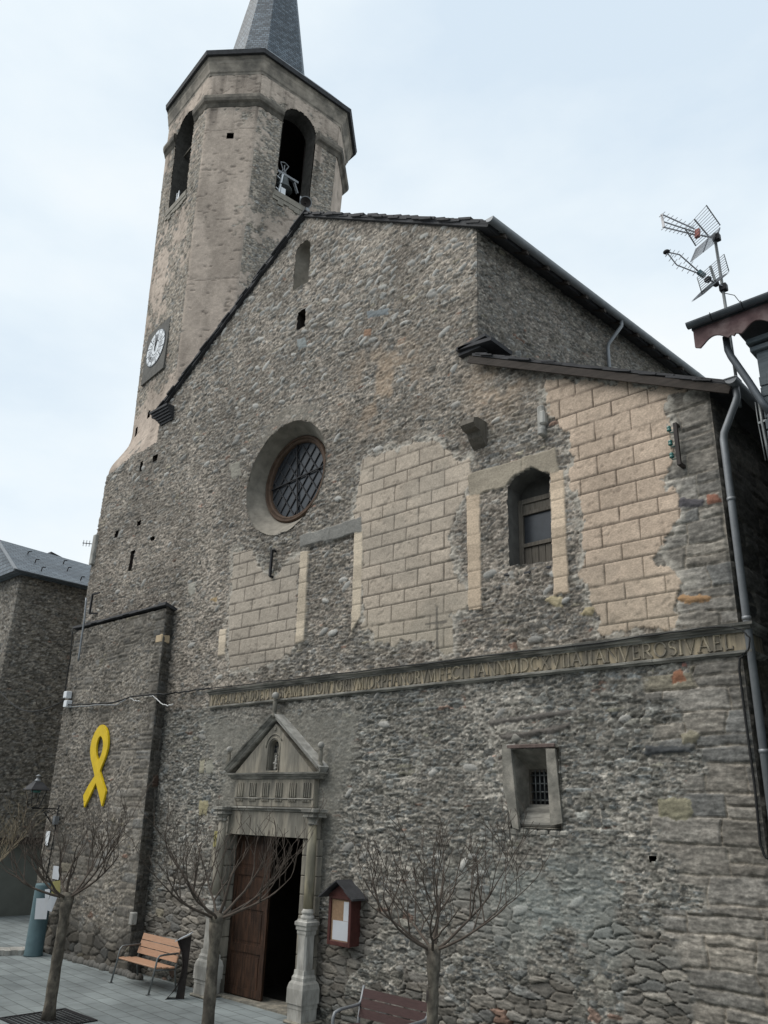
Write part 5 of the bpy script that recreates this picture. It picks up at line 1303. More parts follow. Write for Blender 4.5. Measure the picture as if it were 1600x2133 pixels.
# benches: plank width runs along x, sitter faces -y
def bench(loc, rz, W, wood, frame, label, arms=True, style=0):
    t = thing('park_bench', label, 'bench', loc, rz, 'benches in front of the church')
    Mw = world_of(t); 
    def bl(mb, name, mt):
        mb.v = [tuple(Mw @ Vector(p)) for p in mb.v]; return mb.build(name, mt, t)
    h = W/2
    for k in range(3):
        y = -.46+k*.145; mb = MB(); mb.box(-h, h, y, y+.135, .425-.012*k, .455-.012*k, .008); bl(mb, 'seat_slat', wood)
    for k in range(3):
        z = .50+k*.125; y = .0+k*.035; mb = MB(); mb.obox((0, y, z+.055), (h, 0, 0), (0, .012, -.003), (0, .015, .056)); bl(mb, 'back_slat', wood)
    for s in (-1, 1):
        x = s*(h-.02 if style == 0 else h+.02); mb = MB()
        if style == 0:
            mb.tube([(x, -.55, 0), (x, -.47, .42), (x, -.44, .60), (x, -.40, .645), (x, -.30, .655), (x, .06, .66)], .019, 8)
            mb.tube([(x, .05, 0), (x, -.02, .38), (x, .02, .55), (x, .10, .84)], .017, 8)
            mb.tube([(x, -.47, .41), (x, -.02, .385)], .017, 8); mb.box(x-.03, x+.03, -.59, -.52, 0, .012); mb.box(x-.03, x+.03, .02, .09, 0, .012)
        else:
            mb.tube([(x, .10, .90), (x, .05, .70), (x, .0, .66), (x, -.10, .65), (x, -.38, .64), (x, -.50, .61), (x, -.53, .55), (x, -.53, 0)], .024, 8)
            mb.tube([(x, .05, .70), (x, .0, .42), (x, -.02, .38), (x, -.50, .38)], .024, 8); mb.tube([(x, -.02, .38), (x, .10, 0)], .024, 8)
        bl(mb, 'side_frame', frame)
    return t
bench((-15.80, -.50, 0), math.radians(-1.5), 1.48, M['bench_wood'], M['steel'], 'bench with light orange brown slats and steel frame standing by the buttress')
bench((-9.03, -.93, 0), math.radians(0), 1.26, M['bench_red'], M['zinc'], 'bench with dark red slats and cast grey arms under the notice case side wall', style=1)

# information lectern
lt = thing('information_lectern', 'curved dark metal information stand with slanted white panel by the church door', 'lectern', (-14.42, -.75, 0))
b = MB(); prof = [(-.13, 0), (-.03, .10), (.06, .24), (.11, .42), (.12, .60), (.08, .78), (.0, .93), (-.03, 1.0)]
A_ = np.array((-14.48, -.95, 0)); ex = np.array((.73, .69, 0)); ex /= np.linalg.norm(ex); ey = np.array((-.69, .73, 0)); ey /= np.linalg.norm(ey)
V = []
for off in (0, .22):
    for q, z in prof: V.append(A_+ex*(q)+ey*off+np.array((0, 0, z)))
n = len(prof); V2 = [p+ex*.012 for p in V]; allv = V+V2
b.add(allv, [(i, i+1, n+i+1, n+i) for i in range(n-1)]+[(2*n+i, 3*n+i, 3*n+i+1, 2*n+i+1) for i in range(n-1)]+[(i, 2*n+i, 2*n+i+1, i+1) for i in range(n-1)]+[(n+i, n+i+1, 3*n+i+1, 3*n+i) for i in range(n-1)], True)
b.build('curved_front', M['corten'], lt)
b = MB(); pf = [(.04, 0), (.20, .0), (.21, .5), (.22, 1.06), (-.02, .97), (.09, .78), (.13, .60), (.12, .42), (.07, .24)]
b.prism([A_+ex*q+ey*.10+np.array((0, 0, z)) for q, z in pf], (0, 0, 0), ey*.02); b.build('side_web', M['corten'], lt)
b = MB(); c0 = A_+ex*.08+ey*.11+np.array((0, 0, 1.035)); dd = ex*.14+np.array((0, 0, .07)); nn = np.cross(dd, ey); nn /= np.linalg.norm(nn)
b.obox(c0, dd, ey*.125, nn*.008); b.build('panel', M['paper'], lt)

# blue grey pillar with papers
PB = np.array((-20.42, -.83, 0))
b = MB(); b.lathe([(.215, 0), (.215, .03), (.205, .05), (.205, 1.50), (.19, 1.54), (.0, 1.55)], tuple(PB), 28)
tag(b.build('pillar', M['post']), 'round blue grey pillar with paint specks against the buttress', 'pillar')
def sheet(x, y, z, w_, h_, m_, lab, rz=0, rot=0, nm='sheet'):
    t = thing(nm, lab, 'paper', (x, y, z), rz); t['group'] = 'papers around the blue grey pillar'
    mb = MB(); a = math.radians(rot); u = Vector((math.cos(a), 0, math.sin(a))); v = Vector((-math.sin(a), 0, math.cos(a))); Mw = world_of(t)
    P = [u*i*w_/2+v*j*h_/2+Vector((0, (.015 if i*j > 0 else 0), 0)) for i, j in ((-1, -1), (1, -1), (1, 1), (-1, 1))]
    mb.prism([tuple(Mw @ p) for p in P], (0, 0, 0), tuple(Mw.to_3x3() @ Vector((0, .004, 0)))); o = mb.build(nm, m_, None)
    bpy.data.objects.remove(t); o['label'] = lab; o['category'] = 'paper'; o['group'] = 'papers around the blue grey pillar'; return o
q = atY(86, 1893, -1.02); sheet(q[0], q[1], q[2], .34, .44, M['paper'], 'blank white board hanging left of the blue grey pillar', math.radians(25), 4)
q = atY(107, 1880, -1.06); sheet(q[0], q[1], q[2], .17, .36, M['paper'], 'crumpled pale blue sheet taped to the middle of the pillar', math.radians(35), -14)
q = atY(98, 1862, -1.06); sheet(q[0], q[1], q[2], .14, .20, M['paper'], 'small torn white paper at the top of the pillar', math.radians(20), 10)
q = atY(116, 1852, -1.02); sheet(q[0], q[1], q[2], .20, .34, M['yellowed'], 'yellow leaflet at the top of the blue grey pillar', math.radians(45), 10)
q = atY(118, 1818, -.42); sheet(q[0], -.44, q[2], .36, .30, M['paper'], 'white sign plate on the buttress above the pillar', 0, 0)
q = atY(99, 1746, -.42); sheet(q[0], -.44, q[2], .20, .34, M['white'], 'grey white notice plate below the wall lantern', 0, 0)
# house number plate
q = atY(452, 1748, -.06); b = MB(); b.box(q[0]-.09, q[0]+.09, -.075, -.05, q[2]-.15, q[2]+.15, .004); hn = tag(b.build('number_plate', M['yellowed']), 'small yellow number plate on a stone left of the church door', 'plate')
b = MB(); b.box(q[0]-.17, q[0]+.17, -.055, .0, q[2]-.55, q[2]+.26, .015); b.build('plate_block', M['cut_stone'], church)
# digits 26 as strokes
b = MB(); xx, zz = q[0]-.02, q[2]-.0
def seg(p, r=.007): b.tube([(xx+a, -.078, zz+c) for a, c in p], r, 5)
seg([(-.045, .03), (-.035, .05), (-.015, .05), (-.008, .03), (-.045, -.04), (-.005, -.04)]); seg([(.05, .05), (.025, .01), (.015, -.02), (.03, -.04), (.048, -.025), (.04, 0), (.02, -.005)])
o = b.build('numerals', M['corten'], hn)

# wall lantern on its bracket
LX = -21.25
lq = atX(75, 1650, LX); LY = float(lq[1])
lamp = thing('wall_lantern', 'black four sided street lantern on a scrolled iron bracket at the buttress', 'lantern', (LX, -.38, 3.15))
zb = 3.22
b = MB(); b.bar((LX, -.38, zb+.10), (LX, -.40, zb-.42), .035, .03); b.bar((LX, -.40, zb), (LX, LY, zb), .03, .03); b.tube([(LX, -.40, zb-.38), (LX, -.52, zb-.33), (LX, -.66, zb-.18), (LX, -.80, zb-.03)], .016, 6)
for (cy, cz, r) in ((-.50, -.10, .07), (-.64, -.075, .045)):
    b.tube([(LX, cy+(r*(1-.07*k))*math.cos(k*.6), zb+cz+(r*(1-.07*k))*math.sin(k*.6)) for k in range(13)], .010, 5)
b.build('bracket', M['iron'], lamp)
b = MB()
z0 = zb+.03; zt = z0+.40; r0, r1 = .10, .19
for sx in (-1, 1):
    for sy in (-1, 1): b.bar((LX+sx*r0, LY+sy*r0, z0), (LX+sx*r1, LY+sy*r1, zt), .018, .018)
b.box(LX-r0-.01, LX+r0+.01, LY-r0-.01, LY+r0+.01, z0-.03, z0); b.bar((LX, LY, z0-.03), (LX, LY, zb-.02), .04, .04)
b.build('cage', M['iron'], lamp)
b = MB(); b.lathe([((r1+.05)*1.414, zt), ((r1+.05)*1.414, zt+.02), (.09*1.414, zt+.20), (.08*1.414, zt+.21)], (LX, LY, 0), 4, math.pi/4, False); b.build('hood', M['slate_dark'], lamp)
b = MB(); b.lathe([(.09, zt+.21), (.075, zt+.25), (.05, zt+.27), (.04, zt+.31)], (LX, LY, 0), 12); b.lathe([(.06, zt+.335), (.085, zt+.34), (.02, zt+.38)], (LX, LY, 0), 12); b.build('cap', M['zinc'], lamp)
b = MB(); b.lathe([(.10, zt-.06), (.13, zt-.02), (.13, zt-.001)], (LX, LY, 0), 12); b.build('reflector', M['teal'], lamp)
q = atY(118, 1708, -.42); b = MB(); b.box(q[0]-.06, q[0]+.06, -.50, -.38, q[2]-.11, q[2]+.09, .006); b.build('junction_box', M['zinc'], lamp)
b = MB(); b.tube([(q[0], -.42, q[2]-.1), (q[0]-.01, -.42, q[2]-.6), (q[0]-.03, -.44, .9)], .016, 6); b.build('conduit', M['cable'], lamp)

# cables and boxes
def cab(pts, Yf, r, m_, name, label, cat='cable'):
    P = [atY(a, b_, Yf if not hasattr(Yf, '__len__') else Yf[i]) for i, (a, b_) in enumerate(pts)]
    Q = []
    for i in range(len(P)-1):
        for k in range(6):
            t = k/6; Q.append(P[i]*(1-t)+P[i+1]*t)
    Q.append(P[-1]); rr = random.Random(len(pts)); Q = [q+np.array((0, 0, rr.uniform(-.012, .012))) for q in Q]
    mb = MB(); mb.tube(Q, r, 6); return tag(mb.build(name, m_), label, cat)
cb = [(141, 1468), (197, 1466), (239, 1463), (270, 1452), (323, 1446)]
cab(cb+[(345, 1446), (366, 1443), (408, 1437), (437, 1434)], [-.46]*5+[-.40, -.10, -.08, -.08], .020, M['cable'], 'cable', 'dark cable bundle running across the buttress towards the frieze')
cab([(150, 1472), (200, 1469), (242, 1468), (262, 1458)], -.48, .013, M['zinc'], 'cable', 'thin grey cable hugging the dark bundle on the buttress')
cab([(312, 1451), (318, 1449), (327, 1457), (338, 1467), (350, 1470), (360, 1467)], -.46, .012, M['cable_white'], 'cable', 'loose white cable end dangling at the buttress edge')
cab([(270, 1453), (280, 1459), (292, 1461)], -.46, .010, M['cable_white'], 'cable', 'short loose white cable loop under the dark bundle')
cab([(437, 1434), (700, 1404), (1000, 1368), (1300, 1332), (1500, 1304), (1545, 1310), (1562, 1330), (1560, 1352), (1545, 1364)], -.19, .011, M['cable'], 'cable', 'thin black cable lying along the top of the inscribed frieze')
cab([(1560, 1352), (1541, 1372), (1540, 1395), (1553, 1497), (1573, 1644), (1584, 1760), (1594, 1784), (1600, 1790)], -.06, .016, M['cable'], 'cable', 'thick black cable running down the right corner quoins')
tp_ = [(180, 1245), (176, 1290), (169, 1335), (163, 1378)]
cab(tp_, -.46, .030, M['zinc'], 'conduit_pole', 'slim grey conduit pole at the left edge of the church', 'pole')
cab([(152, 1308), (146, 1370), (138, 1420), (133, 1462)], -.44, .016, M['cable'], 'cable', 'black cable dropping down the far left edge of the buttress')
for (x, y, lb) in ((138, 1447, 'upper'), (138, 1466, 'lower')):
    q = atY(x, y, -.48); b = MB(); b.box(q[0]-.09, q[0]+.09, -.52, -.36, q[2]-.09, q[2]+.09, .01); tag(b.build('junction_box', M['white']), lb+' of two white junction boxes at the left edge of the buttress', 'junction box', 'junction boxes at the buttress edge')
q = atY(199, 1152, -.05); b = MB(); b.box(q[0]-.2, q[0]-.02, -.12, .0, q[2]-.35, q[2]+.6, .02); b.build('cable_box', M['pale_stone'], church)
qa, qb = atY(193, 1238, -.15), atY(187, 1278, -.15); b = MB(); X_ = float(qa[0]); b.bar((X_, -.15, qa[2]), (X_, -.15, qb[2]), .05, .05); b.bar((X_-.02, -.15, qa[2]), (X_+.35, -.13, qa[2]), .04, .04); b.bar((X_, -.15, qb[2]), (X_+.25, -.02, qb[2]), .04, .04)
tag(b.build('iron_bracket', M['iron']), 'dark iron bracket at the upper left corner above the buttress', 'bracket')
b = MB(); P = [atX(133, 1462, -22.0)]
a_, c_ = atY(133, 1460, -.46), atX(0, 1440, -27.45)
Q = [a_*(1-t)+c_*t-np.array((0, 0, 1.0))*math.sin(math.pi*t)*.45 for t in np.linspace(0, 1, 16)]
b.tube(Q, .018, 5); tag(b.build('cable', M['cable']), 'sagging overhead cable between the church and the dark stone house', 'cable')
# small tv antenna on the left
q0, q1 = atX(172, 1131, -23.0), atX(203, 1134, -23.0)
b = MB(); b.bar(q0, q1, .02, .02); e_ = (q1-q0)/5
for k in range(5): p = q0+e_*(k+.3); b.bar(p-np.array((.0, .0, .10)), p+np.array((0, 0, .10)), .012, .012)
b.bar(q1, q1-np.array((0, 0, 1.6)), .03, .03)
tag(b.build('small_antenna', M['iron']), 'small horizontal comb antenna left of the church wall', 'antenna')

# ------------------------------------------------------------------ bare pollarded trees with iron grates
def tree(x, y, h, r, seed, label, R=1.75, tm=M['twig'], top=1.35):
    rr = random.Random(seed); t = thing('bare_tree', label, 'tree', (x, y, 0), 0, 'pollarded bare trees in a row before the church')
    mb = MB(); pts = []; rad = []; lx = rr.uniform(-.03, .03); ly = rr.uniform(-.03, .03)
    for k in range(13):
        s = k/12; pts.append((x+lx*math.sin(s*5), y+ly*math.sin(s*4+1), h*s)); rad.append(r*(1.18-.25*s+(.25 if k == 0 else 0)+(.06*math.sin(k*2.3))+(.28*(k >= 11))))
    mb.tube(pts, rad, 12); mb.sphere((x, y, h-.02), r*1.45, 12, 8, (1, 1, .9)); 
    for k in range(9): a = rr.uniform(0, 6.28); zz_ = h-.02-(rr.random()**2)*.5; mb.sphere((x+r*.85*math.cos(a), y+r*.85*math.sin(a), zz_), r*rr.uniform(.25, .5), 8, 6)
    mb.build('trunk', M['bark'], t)
    cr = MB()
    def branch(p, d, ln, rad_, lvl):
        n = 6; P = [p]; q = np.array(p, float); d = np.array(d, float); d /= np.linalg.norm(d); rs = [rad_]
        up = (.10, .13, .07, .03)[lvl]; nodes = []
        for i in range(n):
            d = d+np.array((rr.gauss(0, .13), rr.gauss(0, .13), up+rr.gauss(0, .08))); d /= np.linalg.norm(d)
            q = q+d*ln/n; P.append(q.copy()); rs.append(max(.0034, rad_*(1-.62*(i+1)/n))); nodes.append((q.copy(), d.copy(), rs[-1]))
        cr.tube(P, rs, 6 if lvl < 2 else 4, cap=False)
        if lvl >= 3: return
        cnt = (5, 3, 2)[lvl]
        for c in range(cnt):
            i = min(n-1, int(n*(.30+.70*(c+rr.random()*.6)/cnt))); q_, d_, r_ = nodes[i]
            a = rr.uniform(0, 2*math.pi); side = np.array((math.cos(a), math.sin(a), .2)); nd = d_*.8+side*rr.uniform(.45, .85)+np.array((0, 0, .22))
            branch(q_, nd, ln*rr.uniform(.45, .72), r_*.80, lvl+1)
    n0_ = 7
    for k in range(n0_):
        a = 2*math.pi*(k+rr.uniform(-.3, .3))/n0_; el = rr.uniform(.25, .70)
        branch((x+r*math.cos(a)*.8, y+r*math.sin(a)*.8, h), (math.cos(a), math.sin(a), el), R*rr.uniform(.60, .80), r*.29, 0)
    branch((x, y, h), (rr.uniform(-.4, .4), rr.uniform(-.4, .4), 1), top*.55, r*.36, 1)
    cr.build('crown', tm, t)
    g = MB(); gs = .52
    for k in range(14):
        yy = y-gs+2*gs*k/13
        if abs(yy-y) < r*1.3: g.box(x-gs, x-r*1.4, yy-.018, yy+.018, .004, .016); g.box(x+r*1.4, x+gs, yy-.018, yy+.018, .004, .016)
        else: g.box(x-gs, x+gs, yy-.018, yy+.018, .004, .016)
    for s in (-1, 1): g.box(x-gs-.04, x+gs+.04, y+s*(gs+.04)-.02, y+s*(gs+.04)+.02, .004, .02); g.box(x+s*(gs+.02)-.02, x+s*(gs+.02)+.02, y-gs-.02, y+gs+.02, .004, .02)
    tag(g.build('tree_grate', M['iron']), 'slotted iron grate set in the paving around '+label.split(' with ')[0].replace('bare ', 'the bare '), 'tree grate', 'iron tree grates in the paving')
    return t
tree(-14.40, -3.38, 1.83, .085, 3, 'bare tree in front of the buttress with grey banded trunk', 1.45)
tree(-10.10, -3.38, 1.92, .078, 12, 'bare tree before the church door with pale twisted upper branches', 1.42)
tree(-6.24, -3.38, 1.98, .060, 21, 'bare tree before the right wall with slender trunk beside the red bench', 1.20)
tree(-18.45, -3.38, 1.85, .08, 33, 'bare tree at the far left edge with straw coloured twigs', 1.5, M['twig_straw'])
b = MB()
for z0, z1 in ((.95, 1.08), (1.48, 1.60)): b.lathe([(.066, z0), (.068, z0+.01), (.066, z1-.01), (.062, z1)], (-6.24, -3.38, 0), 12)
tag(b.build('trunk_band', M['corten']), 'dark bands wrapped round the trunk of the bare tree by the red bench', 'band')

# low gravel strip and rough stone edge at the left
rs = random.Random(9)
for k in range(26):
    b = MB(); x = -19.9+k*.135+rs.uniform(-.03, .03); b.sphere((x, -.40-.06*rs.random(), .03), .09+.05*rs.random(), 7, 5, (1.1, .7, .8))
    b.build('footing_stone', M['clock_back'], church)
P = [atZ(*q, 0) for q in ((-20, 1992), (30, 1988), (60, 1984), (88, 1988))]
ks = [P[0]+(P[3]-P[0])*t for t in np.linspace(0, 1, 9)]
b = MB()
for k in range(8):
    a, c = ks[k], ks[k+1]; m_ = (a+c)/2; d = (c-a)/2; nn = np.array((-d[1], d[0], 0)); nn /= np.linalg.norm(nn)
    if nn[1] < 0: nn = -nn
    b.obox(m_+nn*.25+np.array((0, 0, .05+rs.uniform(-.01, .015))), d*.97, nn*(.24+rs.uniform(0, .05)), (0, 0, .055))
tag(b.build('stone_kerb', M['pale_stone']), kind='structure')

# ------------------------------------------------------------------ dark stone house on the left
hs = thing('stone_house', 'dark rubble stone house with hipped slate roof left of the church', 'house', (-27.5, 0, 0))
HX = -27.5; HZ = 10.72
def house_style(U, V):
    n_ = fbm(U*.5, V*.6, 401, 3)
    H, C = rubble(U, V, .004+.012*(n_-.5), .25+.5*(n_-.3), mort=(.19, .172, .148), lo=.09, hi=.25, seed=411)
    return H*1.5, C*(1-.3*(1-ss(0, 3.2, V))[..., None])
ga = (1.15, 3.1, 2.12)
p1 = panel(np.arange(0, 9.2, .035), np.arange(0, HZ+.02, .035), lambda U, V, H: np.stack([HX+H*ss(0, .08, U), U, V], -1), house_style, lambda U, V: ~((U > ga[0]-.9) & (U < ga[1]+.8) & (V < ga[2])))
p2 = panel(np.arange(0, 5.0, .05), np.arange(0, HZ+.02, .05), lambda U, V, H: np.stack([HX-U, -.0-H*ss(0, .08, U), V], -1), house_style)
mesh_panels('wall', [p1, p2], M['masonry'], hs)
b = MB(); b.box(HX-.28, HX-.24, -.2, 4.2, 0, 2.2); b.build('garage_door', M['door_green'], hs)
b = MB(); b.box(HX-.20, HX+.05, .1, 4.05, 2.10, 2.30, .02); b.build('door_lintel', M['wood_dark'], hs)
b = MB(); GP = atX(-8, 1122, -30.2); b.add([(HX+.35, -.35, HZ), (HX-8, -.35, HZ), (HX-8, GP[1], GP[2]), tuple(GP)], [(0, 1, 2, 3)]); b.add([(HX+.35, -.35, HZ), (HX+.35, 9.5, HZ), (GP[0], 9.5, GP[2]-.25), tuple(GP)], [(0, 1, 2, 3)]); b.add([tuple(GP), (GP[0], 9.5, GP[2]-.25), (GP[0]-3, 9.5, HZ), (HX-8, GP[1], GP[2])], [(0, 1, 2, 3)])
b.add([(HX+.35, -.35, HZ-.04), (HX+.35, 9.5, HZ-.04), (HX-4, 9.5, HZ-.04), (HX-8, 9.5, HZ-.04), (HX-8, -.35, HZ-.04)], [(0, 1, 2, 3, 4)])
rfo = b.build('roof', M['slate'], hs); add_uv(rfo, None)
b = MB(); b.bar((HX+.36, -.36, HZ+.03), GP+np.array((0, 0, .03)), .12, .03); b.build('hip_flashing', M['zinc'], rfo)
b = MB(); gutter(b, (HX+.42, -.42, HZ-.0), (HX+.42, 9.5, HZ-.0), .06); b.build('gutter', M['zinc_dark'], hs)
rs = random.Random(14)
for k in range(12):
    y = .9+(k % 4)*1.25+rs.uniform(-.2, .2); s = .18+.27*(k//4); p = np.array((HX+.35, y, HZ))*(1-s)+np.array((GP[0], y, GP[2]-.1))*s; b = MB(); b.bar(p, p+np.array((.05, 0, .14)), .03, .03); b.bar(p+np.array((.05, 0, .14)), p+np.array((.10, .10, .15)), .03, .03); b.build('snow_hook', M['iron'], rfo)
h2 = thing('far_house', 'gable roof of a farther house with pale rendered verge behind the slate roof', 'house', (-34, 9, 0))
q0, q1 = atX(119, 1166, -33), atX(215, 1222, -33)
b = MB(); d = q1-q0; b.prism([q0, q1, (q1[0], q1[1], 0), (q0[0], q0[1], 0)], (0, 0, 0), (-6, 0, 0)); b.build('wall', M['pale_stone'], h2)
b = MB(); u_ = np.array((0, 0, .18)); b.prism([q0+np.array((.2, -.4, .05)), q1+np.array((.2, .3, .0)), q1+np.array((.2, .3, .0))+u_, q0+np.array((.2, -.4, .05))+u_], (0, 0, 0), (-7, 0, 0)); b.build('roof', M['slate_dark'], h2)

# ------------------------------------------------------------------ painted timber house on the right
rh_ = thing('timber_house', 'grey painted timber house corner with scalloped brown eave board at upper right', 'house', (-1.5, -.7, 0))
FY = -1.0; fl_ = atY(1446, 700, FY); fb = atY(1446, 724, FY); fx0 = float(fl_[0]); ftop = 9.86; fbot = 9.60
b = MB(); XW = 3.5; poly = [(fx0, ftop)]; 
x = fx0; poly_b = []
per = .56
while x < XW:
    poly_b += [(x, fbot-.02), (x+.07, fbot-.055)]
    for k in range(1, 10): t = k/10; poly_b.append((x+.09+.36*t, fbot-.045+.11*math.sin(math.pi*t)))
    poly_b += [(x+.46, fbot-.045), (x+.50, fbot-.02), (x+.53, fbot-.05)]
    x += per
poly += poly_b+[(x, ftop)]
b.prism_xz(poly, FY-.015, FY+.015); b.build('eave_board', M['fascia'], rh_)
b = MB(); gutter(b, (fx0-.05, FY-.075, ftop+.075), (XW, FY-.075, ftop+.075), .07); b.box(fx0-.02, XW, FY-.012, FY+.3, ftop+.004, ftop+.07)
g_ = b.build('gutter', M['zinc_dark'], rh_)
for k in range(9):
    b = MB(); xx_ = fx0+.30+k*.42; b.tube([(xx_, FY-.075+.076*math.cos(t), ftop+.075-.076*math.sin(t)) for t in np.linspace(-.2, math.pi+.2, 8)], .007, 4)
    b.build('gutter_bracket', M['iron'], g_)
b = MB(); slab_roof(b, [(-3.10, FY, ftop+.09), (XW, FY, ftop+.09), (XW, 3.0, ftop+1.6), (-3.10, -.12, ftop+.45)], .09)
b.add([(-3.10, FY+.02, ftop-.02), (XW, FY+.02, ftop-.02), (XW, -.12, ftop-.02), (-3.10, -.12, ftop-.02)], [(0, 1, 2, 3)])
b.build('roof', M['slate_dark'], rh_)
b = MB(); WX = -2.86; WY = -.72
b.box(WX, XW, WY, 9, 0, 9.55)
b.build('wall', M['grey_wood'], rh_)
b = MB()
for k, (z, p) in enumerate(((9.48, .09), (9.36, .06))): b.box(WX-p, XW, WY-p, WY+.5, z, z+.075, .01)
for z in np.arange(0.2, 9.0, .16): b.box(WX-.012, XW, WY-.014, WY+.3, z, z+.135, .004)
b.build('boards', M['grey_wood'], rh_)
b = MB(); b.box(WX+.10, WX+.18, WY-.05, WY, 7.9, 9.0, .008); b.box(WX+.18, XW, WY-.05, WY, 8.92, 9.0, .008); b.build('window_frame', M['grey_wood'], rh_)
b = MB(); pp = [atY(*q, FY+.20) for q in ((1512, 702), (1516, 728), (1523, 742), (1560, 795), (1588, 838), (1606, 862))]
b.tube(pp, .048, 8); b.tube([pp[-1], pp[-1]+np.array((.02, .0, -1.2))], .048, 8); b.build('downpipe', M['zinc_dark'], rh_)
b = MB(); p3 = [atY(*q, -.66) for q in ((1582, 838), (1588, 880), (1597, 925), (1604, 960))]; b.tube(p3, .022, 6); b.tube([p+np.array((-.05, 0, .02)) for p in p3], .008, 5); b.bar(p3[1]-np.array((.05, 0, 0)), p3[1]+np.array((.15, 0, .03)), .03, .03)
b.build('conduit', M['steel'], rh_)
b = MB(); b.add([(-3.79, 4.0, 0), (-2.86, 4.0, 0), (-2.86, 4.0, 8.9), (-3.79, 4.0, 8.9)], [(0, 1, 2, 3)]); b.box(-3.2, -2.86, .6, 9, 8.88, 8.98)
b.build('passage_blocker', M['black'], rh_)  # back wall added to close the passage and keep it dark

# ------------------------------------------------------------------ mast with two television antennas
MX, MY = -3.38, 0.0
mast = thing('antenna_mast', 'slim metal mast rising behind the brown eave board', 'mast', (MX, MY, 9.0))
zt = float(atY(1488, 486, MY)[2])
b = MB(); b.tube([(MX, MY, 9.0), (MX-.01, MY, 10.5), (MX-.03, MY, zt)], .024, 8); b.build('tube', M['steel'], mast)
for z in (float(atY(1506, 600, MY)[2]), zt-.10): b = MB(); b.box(MX-.06, MX+.05, MY-.05, MY+.05, z-.06, z+.06, .01); b.build('clamp', M['iron'], mast)
def W(q, Y): return np.array(atY(q[0], q[1], Y))
def lerp(a, b_, t): return a*(1-t)+b_*t
cz3 = lambda p: (1350+p[0]*.1875, 400+p[1]*.1875)     # crop of the antennas -> photograph
def ant_top():
    t = thing('tv_antenna', 'upper television antenna with three booms and grid reflectors', 'antenna', tuple(W(cz3((660, 500)), MY)), 0, 'television antennas on the mast')
    Yc = -.12; c = W(cz3((665, 495)), Yc); tipY = -.62
    mb = MB(); tips = [W(cz3(p), tipY) for p in ((150, 245), (160, 325), (175, 390))]; roots = [W(cz3(p), -.22) for p in ((520, 410), (525, 445), (520, 475))]
    for a, b_ in zip(tips, roots): mb.bar(a, b_, .016, .016)
    mb.bar(W(cz3((590, 480)), -.2), c, .02, .02); mb.bar(c, W(cz3((745, 505)), MY), .03, .03); mb.bar(tips[0], tips[2], .04, .015)
    mb.build('booms', M['alu'], t)
    mb = MB(); ed = W(cz3((180, 220)), -.55)-W(cz3((120, 272)), -.69); ed = ed/np.linalg.norm(ed)
    for (a, b_) in zip((tips[0], tips[2]), (roots[0], roots[2])):
        for k in range(8):
            p = lerp(a, b_, .02+k*.125); mb.tube([p-ed*.12, p+ed*.12], .0055, 4)
    mb.build('director_rods', M['alu'], t)
    mb = MB(); p = W(cz3((550, 460)), -.2); mb.obox(p, (.035, 0, 0), (0, .03, 0), (.01, 0, .07)); mb.build('dipole_box', M['coral'], t)
    # two reflectors hinged at the centre: upper and lower grids of thin rods
    for nm, C4 in (('upper', ((650, 150), (415, 410), (530, 595), (800, 365))), ('lower', ((535, 630), (475, 775), (750, 560), (800, 395)))):
        Ys = (-.30, -.45, -.20, .02) if nm == 'upper' else (-.45, -.50, .0, .02)
        A, B_, Cc, D = [W(cz3(p), y) for p, y in zip(C4, Ys)]
        mb = MB(); mb2 = MB()
        n = 9
        if nm == 'upper':      # rods from the right rail to the left rail
            for k in range(n+1): mb.tube([lerp(A, D, k/n), lerp(B_, Cc, k/n)], .0048, 4)
            for a, b_ in ((A, D), (B_, Cc)): mb2.obox((a+b_)/2, (b_-a)/2, (0, .012, 0), np.cross((b_-a)/np.linalg.norm(b_-a), (0, 1, 0))*.016)
            mb2.bar(lerp(A, B_, .58), lerp(D, Cc, .5), .018, .018)
        else:
            for k in range(n+1): mb.tube([lerp(A, B_, k/n), lerp(D, Cc, k/n)], .0048, 4)
            mb2.bar(A, B_, .02, .015); mb2.bar(D, Cc, .025, .012); mb2.bar(lerp(A, D, .5), lerp(B_, Cc, .5), .018, .018)
        o = mb.build('reflector_grid', M['alu'], t); mb2.build('reflector_rail', M['alu'], o)
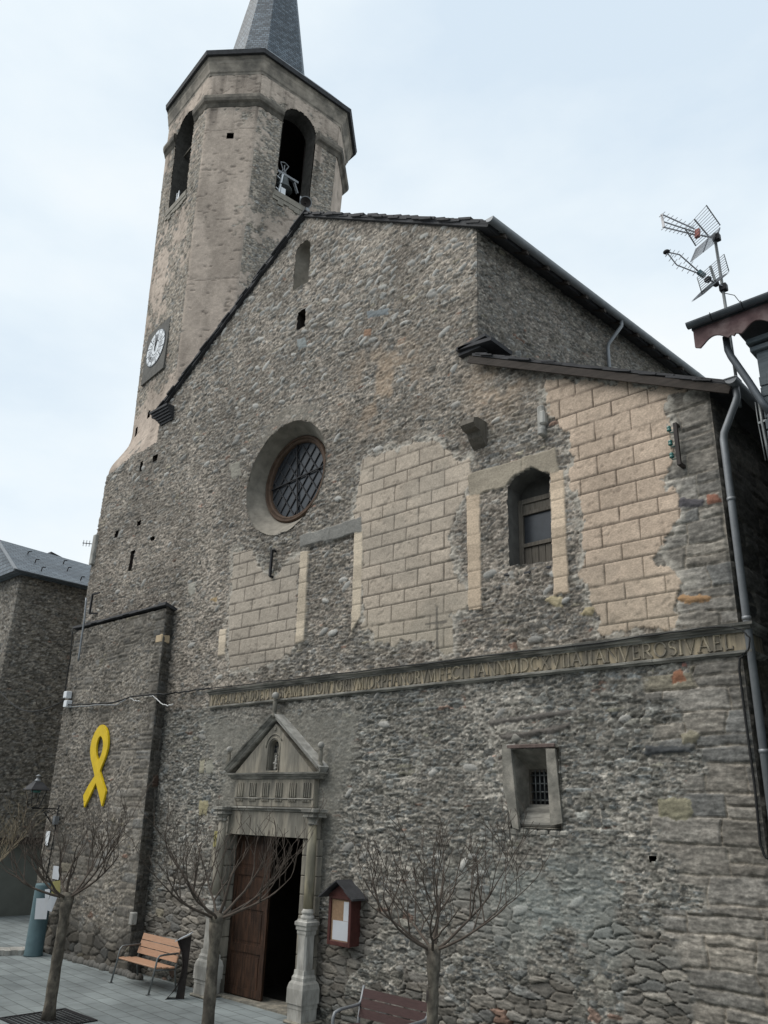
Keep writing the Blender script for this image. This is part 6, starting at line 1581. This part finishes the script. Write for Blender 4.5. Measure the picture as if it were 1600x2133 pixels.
def ant_low():
    t = thing('tv_antenna', 'lower television antenna with a V shaped twin boom pointing left', 'antenna', tuple(W(cz3((760, 1020)), MY)), 0, 'television antennas on the mast')
    mb = MB(); tipY = -.60; tip = W(cz3((205, 665)), tipY)
    u1 = [tip, W(cz3((350, 695)), -.45), W(cz3((560, 880)), -.28)]; u2 = [tip, W(cz3((320, 810)), -.45), W(cz3((560, 905)), -.28)]
    for u in (u1, u2): mb.tube(u, .011, 6)
    mb.bar(W(cz3((690, 980)), -.2), W(cz3((860, 1060)), MY), .02, .02); mb.build('booms', M['alu'], t)
    mb = MB(); ed = W(cz3((240, 635)), -.55)-W(cz3((180, 712)), -.69); ed = ed/np.linalg.norm(ed)
    for u in (u1, u2):
        for a, b_, n in ((u[0], u[1], 3), (u[1], u[2], 4)):
            for k in range(n): p = lerp(a, b_, (k+.4)/n); mb.tube([p-ed*.11, p+ed*.11], .0055, 4)
    mb.build('director_rods', M['alu'], t)
    mb = MB(); mb.sphere(tip, .045, 10, 8, (1.2, 1, .8)); mb.build('tip_cap', M['iron'], t)
    mb = MB(); a, b_ = W(cz3((560, 885)), -.28), W(cz3((630, 935)), -.24); mb.bar(a, b_, .07, .06); mb.build('dipole_box', M['post'], t)
    mb = MB(); mb.sphere(W(cz3((665, 972)), -.22), .06, 10, 8, (1, .7, .9)); mb.sphere(W(cz3((755, 1020)), -.10), .05, 8, 6); mb.build('clamp', M['iron'], t)
    A, B_, Cc, D = [W(cz3(p), y) for p, y in zip(((845, 690), (545, 950), (600, 1130), (900, 880)), (-.05, -.40, -.35, .05))]
    mb = MB(); mb2 = MB(); n = 8
    for k in range(n+1): mb.tube([lerp(A, D, k/n), lerp(B_, Cc, k/n)], .0048, 4)
    mb2.tube([A, D], .007, 4); mb2.tube([B_, Cc], .007, 4); mb2.bar(W(cz3((690, 820)), -.2), W(cz3((745, 980)), -.18), .04, .015); mb2.bar(W(cz3((610, 1100)), -.3), W(cz3((750, 1010)), -.18), .035, .015)
    o = mb.build('reflector_grid', M['alu'], t); mb2.build('reflector_rail', M['steel'], o)
    E, F_ = W(cz3((475, 1220)), -.45), W(cz3((900, 885)), .05); mid = W(cz3((740, 1000)), -.12)
    mb = MB(); mb.add([E, lerp(E, mid, .5)+np.array((0, 0, .035)), mid+np.array((0, 0, .04)), F_, mid-np.array((0, 0, .03)), lerp(E, mid, .5)-np.array((0, 0, .035))], [(0, 1, 2, 3, 4, 5)]); 
    mb.add([p+np.array((0, .02, 0)) for p in (E, lerp(E, mid, .5)+np.array((0, 0, .035)), mid+np.array((0, 0, .04)), F_, mid-np.array((0, 0, .03)), lerp(E, mid, .5)-np.array((0, 0, .035)))], [(5, 4, 3, 2, 1, 0)])
    mb.build('lower_reflector', M['alu'], t)
ant_top(); ant_low()
b = MB(); p = [W((1507, 610), MY), W((1530, 615), -.02), W((1542, 630), -.05), W((1535, 645), -.05)]; b.tube(p, .006, 4)
tag(b.build('antenna_cable', M['cable']), 'thin cable loop hanging from the antenna mast', 'cable')
